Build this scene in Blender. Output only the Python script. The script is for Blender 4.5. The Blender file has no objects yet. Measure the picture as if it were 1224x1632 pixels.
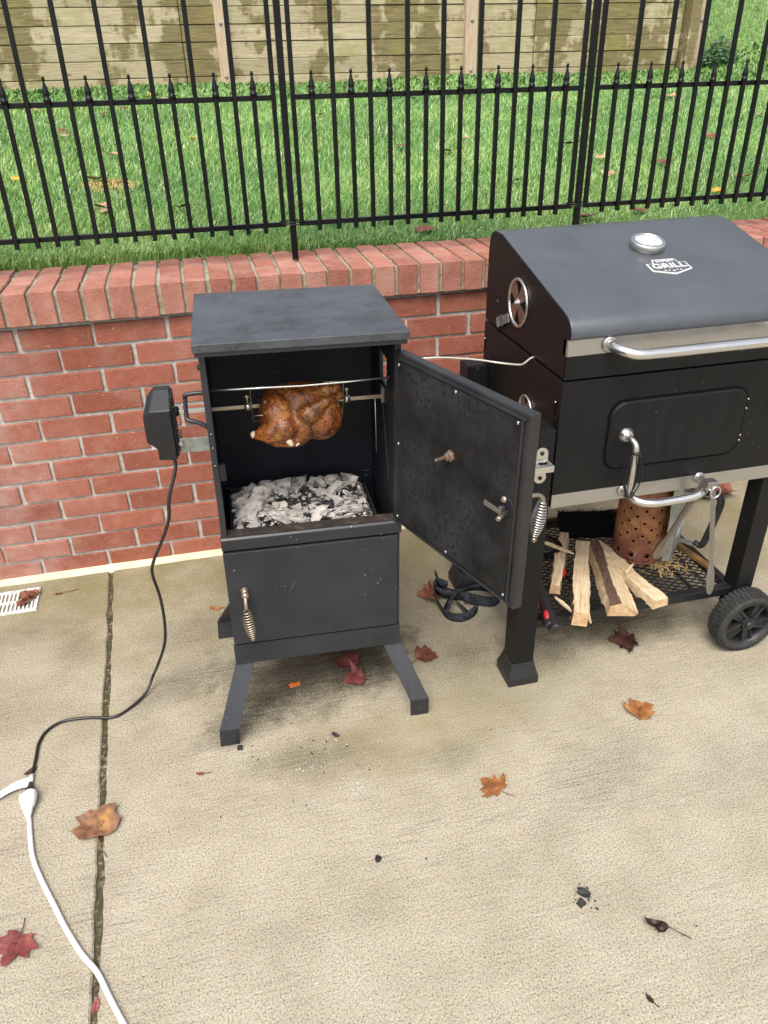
import bpy, bmesh, math, random
import numpy as np
from mathutils import Vector, Matrix, Euler

S = bpy.context.scene
COL = S.collection
PI = math.pi

# ------------------------------------------------------------------ camera
cam_d = bpy.data.cameras.new('camera')
cam = bpy.data.objects.new('camera', cam_d)
COL.objects.link(cam)
yaw, pitch, roll = 0.225194764, 0.528093396, -0.023622264
cy, sy, cp, sp = math.cos(yaw), math.sin(yaw), math.cos(pitch), math.sin(pitch)
fwd = Vector((sy * cp, cy * cp, -sp))
r0 = Vector((cy, -sy, 0))
u0 = r0.cross(fwd)
rt = r0 * math.cos(roll) + u0 * math.sin(roll)
up = -r0 * math.sin(roll) + u0 * math.cos(roll)
mw = Matrix((rt, up, -fwd)).transposed().to_4x4()
mw.translation = Vector((0.513662256, -2.26417638, 1.41310321))
cam.matrix_world = mw
cam_d.sensor_fit = 'AUTO'
cam_d.sensor_width = 36
cam_d.lens = 36 * 1226 / 1632
cam_d.clip_start = 0.05
cam_d.clip_end = 500
S.camera = cam

# ------------------------------------------------------------------ world, sun, exposure
SUN_EL, SUN_AZ = math.radians(58), math.radians(205)      # azimuth clockwise from +Y
world = bpy.data.worlds.new('World')
S.world = world
world.use_nodes = True
wn = world.node_tree
wn.nodes.clear()
sky = wn.nodes.new('ShaderNodeTexSky')
sky.sky_type = 'NISHITA'
sky.sun_disc = False
sky.sun_elevation = SUN_EL
sky.sun_rotation = SUN_AZ
sky.air_density = 1.0
sky.dust_density = 4.0
sky.ozone_density = 1.0
hs = wn.nodes.new('ShaderNodeHueSaturation')
hs.inputs['Saturation'].default_value = 0.5
bg = wn.nodes.new('ShaderNodeBackground')
bg.inputs['Strength'].default_value = 0.135
wo = wn.nodes.new('ShaderNodeOutputWorld')
wn.links.new(sky.outputs[0], hs.inputs['Color'])
wn.links.new(hs.outputs[0], bg.inputs['Color'])
wn.links.new(bg.outputs[0], wo.inputs['Surface'])

sun_d = bpy.data.lights.new('sun', 'SUN')
sun_d.energy = 1.5
sun_d.angle = math.radians(36)
sun_d.color = (1.0, 0.95, 0.86)
sun = bpy.data.objects.new('sun', sun_d)
COL.objects.link(sun)
sdv = Vector((math.sin(SUN_AZ) * math.cos(SUN_EL), math.cos(SUN_AZ) * math.cos(SUN_EL), math.sin(SUN_EL)))
sun.rotation_euler = sdv.to_track_quat('Z', 'Y').to_euler()
sun.location = sdv * 20

S.view_settings.view_transform = 'Standard'
S.view_settings.look = 'None'
S.view_settings.exposure = 1.05
S.view_settings.gamma = 1
S.view_settings.use_curve_mapping = False
S.render.engine = 'CYCLES'
S.cycles.max_bounces = 8

# ------------------------------------------------------------------ material helpers
class NT:
    def __init__(s, name):
        s.m = bpy.data.materials.new(name)
        s.m.use_nodes = True
        s.t = s.m.node_tree
        s.b = s.t.nodes['Principled BSDF']
        s.tc = s.t.nodes.new('ShaderNodeTexCoord')
        s.obj = s.tc.outputs['Object']
    def n(s, t, **kw):
        x = s.t.nodes.new(t)
        for k, v in kw.items():
            setattr(x, k, v)
        return x
    def l(s, a, b):
        s.t.links.new(a, b)
    def setin(s, sock, v):
        if v is None:
            return
        if hasattr(v, 'is_linked'):
            s.l(v, sock)
        elif isinstance(v, (tuple, list)) and len(v) == 3 and sock.type == 'RGBA':
            sock.default_value = (*v, 1)
        else:
            sock.default_value = v
    def mapping(s, vec=None, scale=(1, 1, 1), rot=(0, 0, 0), loc=(0, 0, 0)):
        x = s.n('ShaderNodeMapping')
        s.l(vec or s.obj, x.inputs['Vector'])
        x.inputs['Scale'].default_value = scale
        x.inputs['Rotation'].default_value = rot
        x.inputs['Location'].default_value = loc
        return x.outputs[0]
    def noise(s, scale=5, detail=4, rough=.55, vec=None, dist=0.0):
        x = s.n('ShaderNodeTexNoise')
        s.l(vec or s.obj, x.inputs['Vector'])
        x.inputs['Scale'].default_value = scale
        x.inputs['Detail'].default_value = detail
        x.inputs['Roughness'].default_value = rough
        x.inputs['Distortion'].default_value = dist
        return x.outputs['Fac']
    def voro(s, scale=5, vec=None, feature='F1', rand=1.0):
        x = s.n('ShaderNodeTexVoronoi', feature=feature)
        s.l(vec or s.obj, x.inputs['Vector'])
        x.inputs['Scale'].default_value = scale
        x.inputs['Randomness'].default_value = rand
        return x
    def ramp(s, fac, stops, interp='LINEAR'):
        x = s.n('ShaderNodeValToRGB')
        x.color_ramp.interpolation = interp
        s.setin(x.inputs['Fac'], fac)
        cr = x.color_ramp
        while len(cr.elements) < len(stops):
            cr.elements.new(0.5)
        for e, (p, c) in zip(cr.elements, stops):
            e.position = p
            if isinstance(c, (int, float)):
                c = (c, c, c)
            e.color = (*c, 1)
        return x.outputs['Color']
    def mix(s, fac, a, b, mode='MIX'):
        x = s.n('ShaderNodeMix', data_type='RGBA', blend_type=mode)
        s.setin(x.inputs[0], fac)
        s.setin(x.inputs[6], a)
        s.setin(x.inputs[7], b)
        return x.outputs[2]
    def math(s, op, a, b=0.0, clamp=False):
        x = s.n('ShaderNodeMath', operation=op, use_clamp=clamp)
        s.setin(x.inputs[0], a)
        s.setin(x.inputs[1], b)
        return x.outputs[0]
    def bump(s, h, strength=.3, dist=.002, normal=None):
        x = s.n('ShaderNodeBump')
        s.l(h, x.inputs['Height'])
        x.inputs['Strength'].default_value = strength
        x.inputs['Distance'].default_value = dist
        if normal is not None:
            s.l(normal, x.inputs['Normal'])
        s.l(x.outputs[0], s.b.inputs['Normal'])
        return x.outputs[0]
    def rnd(s):
        return s.n('ShaderNodeObjectInfo').outputs['Random']
    def rvec(s, amount=40.0):
        r = s.rnd()
        c = s.n('ShaderNodeCombineXYZ')
        s.l(s.math('MULTIPLY', r, amount), c.inputs[0])
        s.l(s.math('MULTIPLY', r, amount * 1.7), c.inputs[1])
        s.l(s.math('MULTIPLY', r, amount * .6), c.inputs[2])
        v = s.n('ShaderNodeVectorMath', operation='ADD')
        s.l(s.obj, v.inputs[0])
        s.l(c.outputs[0], v.inputs[1])
        return v.outputs[0]
    def P(s, color=None, rough=None, metal=None, spec=None, **kw):
        s.setin(s.b.inputs['Base Color'], color)
        s.setin(s.b.inputs['Roughness'], rough)
        s.setin(s.b.inputs['Metallic'], metal)
        if spec is not None:
            s.b.inputs['Specular IOR Level'].default_value = spec
        for k, v in kw.items():
            s.setin(s.b.inputs[k], v)
        return s.m

M = {}
def paint(name, col, rough=.45, specks=0.0, smudge=.25, bumpy=0.0, spec=.5, dust=(.12, .11, .10), var=1.0):
    t = NT(name)
    n1 = t.noise(9, 6, .6)
    n2 = t.noise(60, 3, .6)
    lo = tuple(c * (1 - .3 * var) for c in col)
    hi = tuple(c * (1 + .35 * var) for c in col)
    c = t.ramp(n1, [(.3, lo), (.7, hi)])
    c = t.mix(t.ramp(t.noise(3.3, 5, .65), [(.5, 0), (.75, smudge)]), c, dust)
    if specks:
        v = t.voro(48)
        gate = t.ramp(t.noise(6, 3), [(.45, 0), (.6, 1)])
        sp_ = t.math('MULTIPLY', t.ramp(v.outputs['Distance'], [(.05 * specks, 1), (.09 * specks, 0)]), gate)
        c = t.mix(sp_, c, (.45, .44, .42))
    r = t.ramp(n1, [(.3, rough * (1 - .15 * var)), (.7, min(1, rough * (1 + .2 * var)))])
    t.bump(t.noise(260, 2) if bumpy else n2, .12 + bumpy, .0006)
    return t.P(c, r, 0.0, spec)

def mk_materials():
    # concrete patio
    t = NT('patio_concrete')
    big = t.noise(1.1, 5, .6)
    mid = t.noise(7, 6, .65)
    fine = t.noise(270, 3, .7)
    grit = t.noise(520, 2, .6)
    br = t.mapping(scale=(6, 130, 1), rot=(0, 0, math.radians(6)))
    broom = t.noise(1.6, 4, .7, vec=br, dist=.3)
    br2 = t.mapping(scale=(1.2, 22, 1), rot=(0, 0, math.radians(9)))
    scratch = t.noise(1.5, 5, .75, vec=br2, dist=.4)
    c = t.ramp(big, [(.3, (.295, .259, .198)), (.7, (.355, .317, .250))])
    c = t.mix(.45, c, t.ramp(mid, [(.3, (.225, .195, .139)), (.55, (.345, .307, .238)), (.8, (.415, .378, .305))]))
    c = t.mix(.85, c, t.ramp(fine, [(.35, (.24, .21, .16)), (.45, (.92, .92, .90)), (.64, (1.42, 1.42, 1.40))]), 'MULTIPLY')
    c = t.mix(t.ramp(t.noise(3.1, 4), [(.35, .12), (.65, .5)]), c, t.ramp(broom, [(.34, (.34, .32, .28)), (.48, (1, 1, 1)), (.75, (1.2, 1.2, 1.2))]), 'MULTIPLY')
    c = t.mix(t.ramp(scratch, [(.28, .45), (.38, 0)]), c, (.11, .09, .055))
    # aggregate showing
    pos = t.n('ShaderNodeSeparateXYZ')
    t.l(t.obj, pos.inputs[0])
    X, Y = pos.outputs[0], pos.outputs[1]
    def ell(cx, cy_, rx, ry, ang=0.0, soft=.5):
        mp = t.n('ShaderNodeMapping', vector_type='TEXTURE')
        t.l(t.obj, mp.inputs['Vector'])
        mp.inputs['Location'].default_value = (cx, cy_, 0)
        mp.inputs['Rotation'].default_value = (0, 0, ang)
        mp.inputs['Scale'].default_value = (rx, ry, 1000)
        ln = t.n('ShaderNodeVectorMath', operation='LENGTH')
        t.l(mp.outputs[0], ln.inputs[0])
        d = t.math('ADD', ln.outputs['Value'], t.math('MULTIPLY', t.math('SUBTRACT', t.noise(11, 6, .7), .5), 1.5))
        return t.ramp(d, [(soft, 1), (1.0, 0)])
    # olive film of algae near the wall and below the cooker, grill
    wallm = t.n('ShaderNodeMapRange')
    t.l(Y, wallm.inputs[0])
    wallm.inputs[1].default_value = -1.05
    wallm.inputs[2].default_value = -.12
    wallm.inputs[3].default_value = 0.06
    wallm.inputs[4].default_value = .95
    alg = t.math('MULTIPLY', wallm.outputs[0], t.ramp(t.noise(2.6, 6, .7), [(.30, 0), (.60, 1)]))
    c = t.mix(alg, c, t.mix(t.ramp(fine, [(.35, 0), (.62, 1)]), (.085, .072, .030), (.255, .225, .118)))
    c = t.mix(t.math('MULTIPLY', ell(1.05, -.95, .38, .22, .4, .2), .4), c, (.205, .175, .078))
    c = t.mix(t.math('MULTIPLY', ell(.72, -.98, .30, .13, .1, .2), .45), c, (.22, .18, .085))
    # soot and mildew stains, with the shadow under the stove painted in
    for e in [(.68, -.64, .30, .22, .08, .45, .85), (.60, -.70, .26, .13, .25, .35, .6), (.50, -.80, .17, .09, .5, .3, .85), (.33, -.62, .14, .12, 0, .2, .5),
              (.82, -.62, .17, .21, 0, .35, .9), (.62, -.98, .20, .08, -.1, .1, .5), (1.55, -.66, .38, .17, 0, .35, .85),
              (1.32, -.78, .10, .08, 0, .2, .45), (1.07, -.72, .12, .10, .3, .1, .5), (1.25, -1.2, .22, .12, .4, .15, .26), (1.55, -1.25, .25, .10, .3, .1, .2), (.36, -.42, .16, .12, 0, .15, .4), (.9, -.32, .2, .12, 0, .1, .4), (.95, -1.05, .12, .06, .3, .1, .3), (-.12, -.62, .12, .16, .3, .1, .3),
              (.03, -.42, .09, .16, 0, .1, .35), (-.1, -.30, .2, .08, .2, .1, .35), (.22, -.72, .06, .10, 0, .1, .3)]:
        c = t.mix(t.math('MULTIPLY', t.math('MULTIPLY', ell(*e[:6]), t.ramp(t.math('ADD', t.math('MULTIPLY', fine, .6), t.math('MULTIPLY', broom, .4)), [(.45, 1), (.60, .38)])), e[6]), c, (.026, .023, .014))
    # ash smudges
    for e in [(.705, -1.08, .035, .05, 0, .1, .5), (.63, -1.0, .07, .03, 0, .05, .35), (1.39, -1.30, .02, .012, .4, .2, .6)]:
        c = t.mix(t.math('MULTIPLY', t.math('MULTIPLY', ell(*e[:6]), t.ramp(t.noise(150, 4, .7), [(.52, 0), (.62, 1)])), e[6]), c, (.62, .62, .66))
    h = t.math('ADD', t.math('MULTIPLY', grit, .5), t.math('ADD', t.math('MULTIPLY', fine, .8), t.math('MULTIPLY', broom, .7)))
    t.bump(h, .4, .0025)
    M['concrete'] = t.P(c, t.ramp(big, [(.35, .55), (.65, .85)]), 0, .35)

    t = NT('joint_dirt')
    n = t.noise(90, 5, .7)
    c = t.ramp(n, [(.35, (.022, .018, .011)), (.52, (.07, .055, .03)), (.62, (.24, .20, .125)), (.72, (.42, .36, .26))])
    c = t.mix(t.ramp(t.noise(6, 4), [(.45, 0), (.6, .6)]), c, (.055, .055, .02))
    t.bump(n, 1, .006)
    M['joint'] = t.P(c, .95)

    t = NT('cream_caulk')
    n = t.noise(14, 5)
    c = t.ramp(n, [(.3, (.60, .50, .33)), (.65, (.76, .67, .48))])
    c = t.mix(t.ramp(t.noise(40, 5, .7), [(.58, 0), (.72, .6)]), c, (.28, .24, .15))
    t.bump(t.noise(70), .3, .002)
    M['caulk'] = t.P(c, .8)

    t = NT('red_brick')
    v = t.rvec()
    r = t.rnd()
    c = t.ramp(r, [(0, (.225, .072, .046)), (.3, (.275, .094, .060)), (.7, (.315, .114, .076)), (1, (.25, .082, .053))])
    n = t.noise(35, 6, .7, vec=v)
    c = t.mix(.6, c, t.ramp(n, [(.3, (.72, .68, .66)), (.7, (1.2, 1.22, 1.22))]), 'MULTIPLY')
    pit = t.noise(110, 4, .65, vec=t.mapping(v, (1, 1, 2.4)))
    c = t.mix(t.ramp(pit, [(.33, .85), (.39, 0)]), c, (.10, .028, .018))
    c = t.mix(t.ramp(t.noise(4.5, 5, .7, vec=v), [(.58, 0), (.72, .35)]), c, (.13, .05, .036))
    c = t.mix(t.ramp(t.noise(140, 2, .5, vec=v), [(.70, 0), (.76, .8)]), c, (.58, .40, .34))
    c = t.mix(t.ramp(t.noise(9, 5, .7, vec=v), [(.50, 0), (.80, .42)]), c, (.43, .275, .215))
    gp = t.n('ShaderNodeSeparateXYZ'); t.l(t.n('ShaderNodeNewGeometry').outputs['Position'], gp.inputs[0])
    ef = t.n('ShaderNodeMapRange'); t.l(gp.outputs[0], ef.inputs[0])
    ef.inputs[1].default_value = .10; ef.inputs[2].default_value = -.12; ef.inputs[3].default_value = 0; ef.inputs[4].default_value = .3
    c = t.mix(t.math('MULTIPLY', ef.outputs[0], t.ramp(t.noise(14, 5, .7, vec=v), [(.35, 0), (.65, 1)])), c, (.50, .42, .40))
    t.bump(t.math('ADD', pit, t.math('MULTIPLY', n, .6)), .7, .003)
    M['brick'] = t.P(c, .85, 0, .25)

    t = NT('pale_cap_brick')  # cap bricks get a paler, pinker colour than the wall bricks
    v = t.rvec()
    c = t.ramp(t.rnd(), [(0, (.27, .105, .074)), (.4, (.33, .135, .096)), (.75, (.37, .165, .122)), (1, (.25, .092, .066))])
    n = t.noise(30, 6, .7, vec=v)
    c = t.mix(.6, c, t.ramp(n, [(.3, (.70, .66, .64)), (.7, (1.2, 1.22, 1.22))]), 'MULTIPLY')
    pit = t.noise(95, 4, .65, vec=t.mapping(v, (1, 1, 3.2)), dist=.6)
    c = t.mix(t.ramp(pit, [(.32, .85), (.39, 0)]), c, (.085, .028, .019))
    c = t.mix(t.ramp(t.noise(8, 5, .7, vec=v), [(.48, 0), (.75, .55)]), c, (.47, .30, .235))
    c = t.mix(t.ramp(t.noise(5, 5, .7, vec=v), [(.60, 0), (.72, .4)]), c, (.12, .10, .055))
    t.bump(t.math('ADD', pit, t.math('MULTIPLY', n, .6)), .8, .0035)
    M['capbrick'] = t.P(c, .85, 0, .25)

    t = NT('mortar')
    n = t.noise(55, 5, .7)
    c = t.ramp(n, [(.3, (.29, .28, .25)), (.7, (.53, .515, .48))])
    sep = t.n('ShaderNodeSeparateXYZ')
    t.l(t.obj, sep.inputs[0])
    capm = t.n('ShaderNodeMapRange')
    t.l(sep.outputs[2], capm.inputs[0])
    capm.inputs[1].default_value = .80
    capm.inputs[2].default_value = .83
    c = t.mix(t.math('MULTIPLY', capm.outputs[0], t.ramp(t.noise(9, 5, .7), [(.35, .35), (.6, .95)])), c, t.ramp(n, [(.3, (.12, .105, .055)), (.7, (.33, .29, .18))]))
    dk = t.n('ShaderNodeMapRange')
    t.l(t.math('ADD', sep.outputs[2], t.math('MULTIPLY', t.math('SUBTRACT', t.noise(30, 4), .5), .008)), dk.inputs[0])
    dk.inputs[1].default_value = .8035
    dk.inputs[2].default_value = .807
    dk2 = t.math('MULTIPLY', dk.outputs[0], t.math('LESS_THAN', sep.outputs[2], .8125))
    c = t.mix(t.math('MULTIPLY', dk2, .85), c, (.03, .026, .018))  # dark line paints the cap's shadow, with damp, into the top mortar
    t.bump(n, .9, .004)
    M['mortar'] = t.P(c, .92, 0, .2)

    M['stove'] = paint('stove_paint', (.014, .016, .021), .40, .8, .45, dust=(.040, .025, .016))
    t = NT('stove_top_skylit')
    n = t.noise(14, 6, .65)
    c = t.ramp(n, [(.3, (.050, .056, .067)), (.7, (.060, .067, .078))])  # base colour lifted to carry the sky's reflection on the top plate
    c = t.mix(t.math('MULTIPLY', t.math('MULTIPLY', t.ramp(t.noise(5.6, 6, .72), [(.44, 0), (.60, 1)]), t.ramp(t.noise(160, 3, .7), [(.38, .35), (.6, 1)])), .85), c, (.016, .013, .012))
    v = t.voro(55)
    c = t.mix(t.math('MULTIPLY', t.ramp(v.outputs['Distance'], [(.04, 1), (.075, 0)]), t.ramp(t.noise(7), [(.48, 0), (.6, 1)])), c, (.42, .42, .42))
    t.bump(t.noise(120), .15, .0006)
    M['stove_top'] = t.P(c, t.ramp(n, [(.3, .30), (.7, .46)]), 0, .6)
    t = NT('sooty_metal')
    n = t.noise(12, 6, .7)
    c = t.ramp(n, [(.3, (.005, .0065, .010)), (.7, (.010, .013, .020))])
    c = t.mix(t.ramp(t.noise(60, 3), [(.70, 0), (.76, .5)]), c, (.16, .15, .14))
    t.bump(t.noise(90), .2, .001)
    M['soot'] = t.P(c, .6, 0, .35)
    t = NT('door_inner_soot')
    n = t.noise(16, 5, .65)
    v = t.voro(105, vec=t.mapping(scale=(1, 1, .8)))
    vs = t.ramp(t.math('ADD', v.outputs['Distance'], t.math('MULTIPLY', t.math('SUBTRACT', t.noise(30, 3), .5), .9)), [(.22, 1), (.40, 0)])
    gate = t.ramp(t.noise(3.6, 5, .65), [(.42, 0), (.62, 1)])
    c = t.mix(t.math('MULTIPLY', gate, .9), (.0040, .0038, .0038), (.027, .027, .030))
    c = t.mix(t.math('MULTIPLY', vs, gate), c, (.007, .007, .007))
    t.bump(n, .12, .001)
    M['door_in'] = t.P(c, t.ramp(n, [(.3, .46), (.7, .66)]), 0, .25)
    M['door_frame'] = paint('door_frame_paint', (.016, .016, .018), .36, 0, .3, dust=(.05, .04, .033))
    M['grill_lid'] = paint('grill_lid_skylit', (.060, .066, .076), .36, .5, .03, .25, var=.35)  # sky reflection put into the lid colour; lid ends keep the dark paint
    t = NT('grill_paint')
    n = t.noise(4, 5, .6, vec=t.mapping(scale=(14, 14, 1.2)))
    c = t.ramp(n, [(.3, (.0055, .0055, .006)), (.7, (.009, .009, .0095))])
    v = t.voro(42)
    c = t.mix(t.math('MULTIPLY', t.ramp(v.outputs['Distance'], [(.035, 1), (.07, 0)]), t.ramp(t.noise(9), [(.48, 0), (.6, .7)])), c, (.3, .26, .22))
    t.bump(t.noise(300, 2), .18, .0004)
    M['grill'] = t.P(c, t.ramp(n, [(.3, .40), (.7, .52)]), 0, .22)
    M['black'] = paint('black_metal', (.007, .007, .008), .38, 0, .08, dust=(.05, .045, .04), spec=.4)
    M['fence'] = paint('fence_black', (.003, .003, .004), .32, .35, .02, spec=.3, dust=(.05, .05, .05))
    t = NT('black_plastic')
    M['plastic'] = t.P(t.ramp(t.noise(30), [(.3, (.010, .010, .011)), (.7, (.02, .02, .021))]), .48)
    t = NT('motor_plastic')
    t.bump(t.noise(400, 2), .2, .0004)
    M['motor'] = t.P(t.ramp(t.noise(20), [(.3, (.0055, .0055, .007)), (.7, (.009, .009, .011))]), .42)
    t = NT('rubber')
    n = t.noise(60, 5, .7)
    c = t.ramp(n, [(.35, (.012, .012, .012)), (.7, (.035, .034, .032))])
    t.bump(n, .3, .001)
    M['rubber'] = t.P(c, .7)
    def steel(name, col, rough, stretch=(2, 2, 60)):
        t = NT(name)
        n = t.noise(12, 4, .6, vec=t.mapping(scale=stretch))
        c = t.mix(t.ramp(n, [(.3, 0), (.7, 1)]), tuple(x * .85 for x in col), col)
        t.bump(n, .08, .0005)
        return t.P(c, t.ramp(n, [(.3, rough * .8), (.7, rough * 1.3)]), .95)
    M['steel'] = steel('brushed_steel', (.50, .485, .465), .34)
    M['steel_bar'] = steel('steel_bar', (.68, .66, .63), .26)
    M['steel_smoky'] = steel('smoke_stained_steel', (.42, .36, .28), .34, (60, 2, 2))
    M['steel_dirty'] = steel('dull_steel', (.34, .325, .31), .40)
    t = NT('bronze_steel')
    n = t.noise(80, 4)
    M['bronze'] = t.P(t.ramp(n, [(.3, (.22, .14, .10)), (.7, (.48, .38, .32))]), .4, .85)
    t = NT('galvanised_sheet')
    v = t.voro(60, feature='SMOOTH_F1')
    c = t.mix(t.ramp(t.noise(26, 5, .7), [(.35, 0), (.65, 1)]), (.20, .22, .20), (.40, .42, .40))
    M['galv'] = t.P(c, .42, .7)
    t = NT('rusty_steel')
    n = t.noise(14, 7, .7, dist=.5)
    c = t.ramp(n, [(.28, (.06, .024, .014)), (.43, (.23, .088, .035)), (.58, (.34, .155, .065)), (.75, (.40, .24, .14))])
    sep = t.n('ShaderNodeSeparateXYZ')
    t.l(t.obj, sep.inputs[0])
    zz = t.math('ADD', sep.outputs[2], t.math('MULTIPLY', t.math('SUBTRACT', t.noise(9, 5), .5), .08))
    mr = t.n('ShaderNodeMapRange')
    t.l(zz, mr.inputs[0])
    mr.inputs[1].default_value = .085
    mr.inputs[2].default_value = .04
    c = t.mix(t.math('MULTIPLY', mr.outputs[0], .75), c, (.115, .032, .024))
    c = t.mix(t.ramp(t.noise(30, 6, .75), [(.60, 0), (.72, .6)]), c, (.34, .30, .26))
    t.bump(n, .4, .002)
    M['rust'] = t.P(c, .75, .05)
    t = NT('split_wood')
    v = t.rvec(9)
    g = t.noise(5, 6, .65, vec=t.mapping(v, (26, 2.0, 26)), dist=.5)
    c = t.ramp(g, [(.26, (.30, .175, .08)), (.40, (.50, .37, .22)), (.56, (.62, .50, .33)), (.8, (.70, .59, .43))])
    c = t.mix(t.ramp(t.noise(7, 4, vec=v), [(.55, 0), (.75, .35)]), c, (.46, .26, .12))
    t.bump(g, .5, .003)
    M['wood'] = t.P(c, .75, 0, .25)
    t = NT('end_grain')
    n = t.noise(60, 5, .7, vec=t.rvec(9))
    c = t.ramp(n, [(.3, (.36, .21, .10)), (.6, (.56, .40, .23)), (.8, (.66, .52, .34))])
    t.bump(n, .9, .005)
    M['wood_end'] = t.P(c, .85, 0, .2)
    t = NT('tree_bark')
    g = t.noise(10, 6, .7, vec=t.mapping(scale=(16, 5, 16)), dist=1)
    c = t.ramp(g, [(.3, (.035, .018, .012)), (.5, (.12, .065, .045)), (.7, (.24, .15, .11))])
    t.bump(g, 1, .008)
    M['bark'] = t.P(c, .9)
    t = NT('roast_skin')
    n = t.noise(15, 6, .65, dist=.4)
    f = t.noise(150, 4, .7)
    c = t.ramp(n, [(.31, (.055, .015, .006)), (.42, (.18, .048, .011)), (.53, (.40, .125, .024)), (.66, (.62, .29, .070))])
    c = t.mix(t.ramp(f, [(.41, .85), (.49, 0)]), c, (.03, .010, .006))
    c = t.mix(t.ramp(t.noise(60, 4, .6), [(.58, 0), (.70, .7)]), c, (.62, .33, .12))
    c = t.mix(t.ramp(t.noise(6.5, 4, .6), [(.52, 0), (.65, .7)]), c, (.026, .011, .007))
    t.bump(t.math('ADD', t.math('MULTIPLY', f, .6), t.math('MULTIPLY', t.noise(40, 4), 1.0)), .6, .005)
    M['skin'] = t.P(c, t.ramp(n, [(.35, .42), (.65, .28)]), 0, .5)
    t.setin(t.b.inputs['Coat Weight'], .12)
    t.setin(t.b.inputs['Coat Roughness'], .18)
    t = NT('pale_meat')
    M['meat'] = t.P(t.ramp(t.noise(60), [(.3, (.50, .34, .20)), (.7, (.78, .66, .50))]), .5)
    t = NT('ashy_charcoal')
    v = t.rvec(7)
    n = t.noise(26, 6, .7, vec=v)
    c = t.ramp(n, [(.33, (.015, .015, .015)), (.40, (.16, .152, .145)), (.48, (.42, .395, .37)), (.7, (.62, .585, .54))])
    c = t.mix(.5, c, t.ramp(t.rnd(), [(0, (.26, .27, .31)), (.4, (.55, .54, .54)), (1, (.98, .93, .87))]), 'MULTIPLY')
    crk = t.n('ShaderNodeTexVoronoi', feature='DISTANCE_TO_EDGE'); t.l(v, crk.inputs['Vector']); crk.inputs['Scale'].default_value = 75
    c = t.mix(t.math('MULTIPLY', t.ramp(crk.outputs['Distance'], [(.02, .6), (.06, 0)]), t.ramp(t.noise(14, 3, .6, vec=v), [(.5, 0), (.6, 1)])), c, (.05, .05, .05))
    t.bump(n, .7, .004)
    M['ash'] = t.P(c, .95, 0, .1)
    t = NT('black_charcoal')
    n = t.noise(30, 6, .7, vec=t.rvec(7))
    c = t.ramp(n, [(.3, (.006, .006, .007)), (.6, (.022, .022, .024)), (.75, (.16, .16, .165))])
    t.bump(n, .6, .004)
    M['coal'] = t.P(c, .7)
    t = NT('ash_bed')
    n = t.noise(45, 6, .75)
    c = t.ramp(n, [(.36, (.020, .019, .018)), (.52, (.12, .112, .105)), (.68, (.40, .38, .355))])
    t.bump(n, .8, .006)
    M['ashbed'] = t.P(c, .95)
    def leafm(name, a, b, d):
        t = NT(name)
        v = t.rvec(5)
        n = t.noise(26, 5, .65, vec=v)
        c = t.ramp(n, [(.32, a), (.52, b), (.72, d)])
        c = t.mix(t.ramp(t.noise(120, 3, .6, vec=v), [(.62, 0), (.7, .7)]), c, tuple(x * .35 for x in a))
        t.bump(t.noise(60, 4, vec=v), .5, .003)
        c = t.mix(t.ramp(t.noise(9, 5, .7, vec=v), [(.48, 0), (.66, .6)]), c, tuple(x * .45 for x in a))
        return t.P(c, t.ramp(n, [(.35, .38), (.65, .7)]), 0, .35)
    M['leaf_orange'] = leafm('leaf_orange', (.13, .045, .018), (.27, .11, .035), (.44, .21, .06))
    M['leaf_brown'] = leafm('leaf_brown', (.09, .03, .018), (.19, .068, .04), (.28, .12, .075))
    M['leaf_dark'] = leafm('leaf_dark', (.018, .008, .007), (.05, .018, .014), (.12, .055, .038))
    M['leaf_red'] = leafm('leaf_red', (.10, .022, .020), (.20, .052, .045), (.29, .10, .08))
    M['leaf_tan'] = leafm('leaf_tan', (.28, .16, .09), (.46, .29, .17), (.60, .43, .29))
    M['leaf_yellow'] = leafm('leaf_yellow', (.36, .18, .02), (.62, .38, .03), (.70, .50, .08))
    M['leaf_mixed'] = leafm('leaf_mixed', (.11, .05, .035), (.24, .12, .065), (.50, .24, .03))
    t = NT('grass_blade')
    at = t.n('ShaderNodeAttribute', attribute_name='tint')
    sepc = t.n('ShaderNodeSeparateColor')
    t.l(at.outputs['Color'], sepc.inputs[0])
    c = t.ramp(sepc.outputs[0], [(0, (.065, .145, .040)), (.35, (.125, .265, .062)), (.62, (.20, .36, .085)), (.86, (.34, .48, .14)), (1, (.55, .52, .28))])
    M['grass'] = t.P(c, .36, 0, .6)
    t.setin(t.b.inputs['Transmission Weight'], 0.0)
    t.setin(t.b.inputs['Subsurface Weight'], 0.0)
    t = NT('lawn_soil')
    n = t.noise(18, 6, .7)
    c = t.ramp(n, [(.35, (.065, .11, .03)), (.55, (.13, .22, .06)), (.75, (.20, .28, .09))])
    t.bump(n, .8, .02)
    M['soil'] = t.P(c, .95)
    t = NT('earth')
    M['earth'] = t.P(t.ramp(t.noise(.8, 6), [(.3, (.06, .08, .03)), (.7, (.14, .16, .07))]), .95)
    t = NT('treated_timber')
    v = t.rvec(13)
    g = t.noise(4, 6, .65, vec=t.mapping(v, (1.6, 30, 34)), dist=.8)
    r = t.rnd()
    c = t.ramp(g, [(.3, (.24, .195, .115)), (.48, (.37, .32, .205)), (.65, (.46, .405, .285)), (.8, (.52, .47, .37))])
    c = t.mix(.5, c, t.ramp(r, [(0, (.72, .70, .62)), (.5, (1, 1, .92)), (1, (1.12, 1.1, 1.1))]), 'MULTIPLY')
    gp = t.n('ShaderNodeNewGeometry').outputs['Position']
    w1 = t.noise(1.5, 4, .6, vec=t.mapping(gp, (1.5, 1, .28)))
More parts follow.
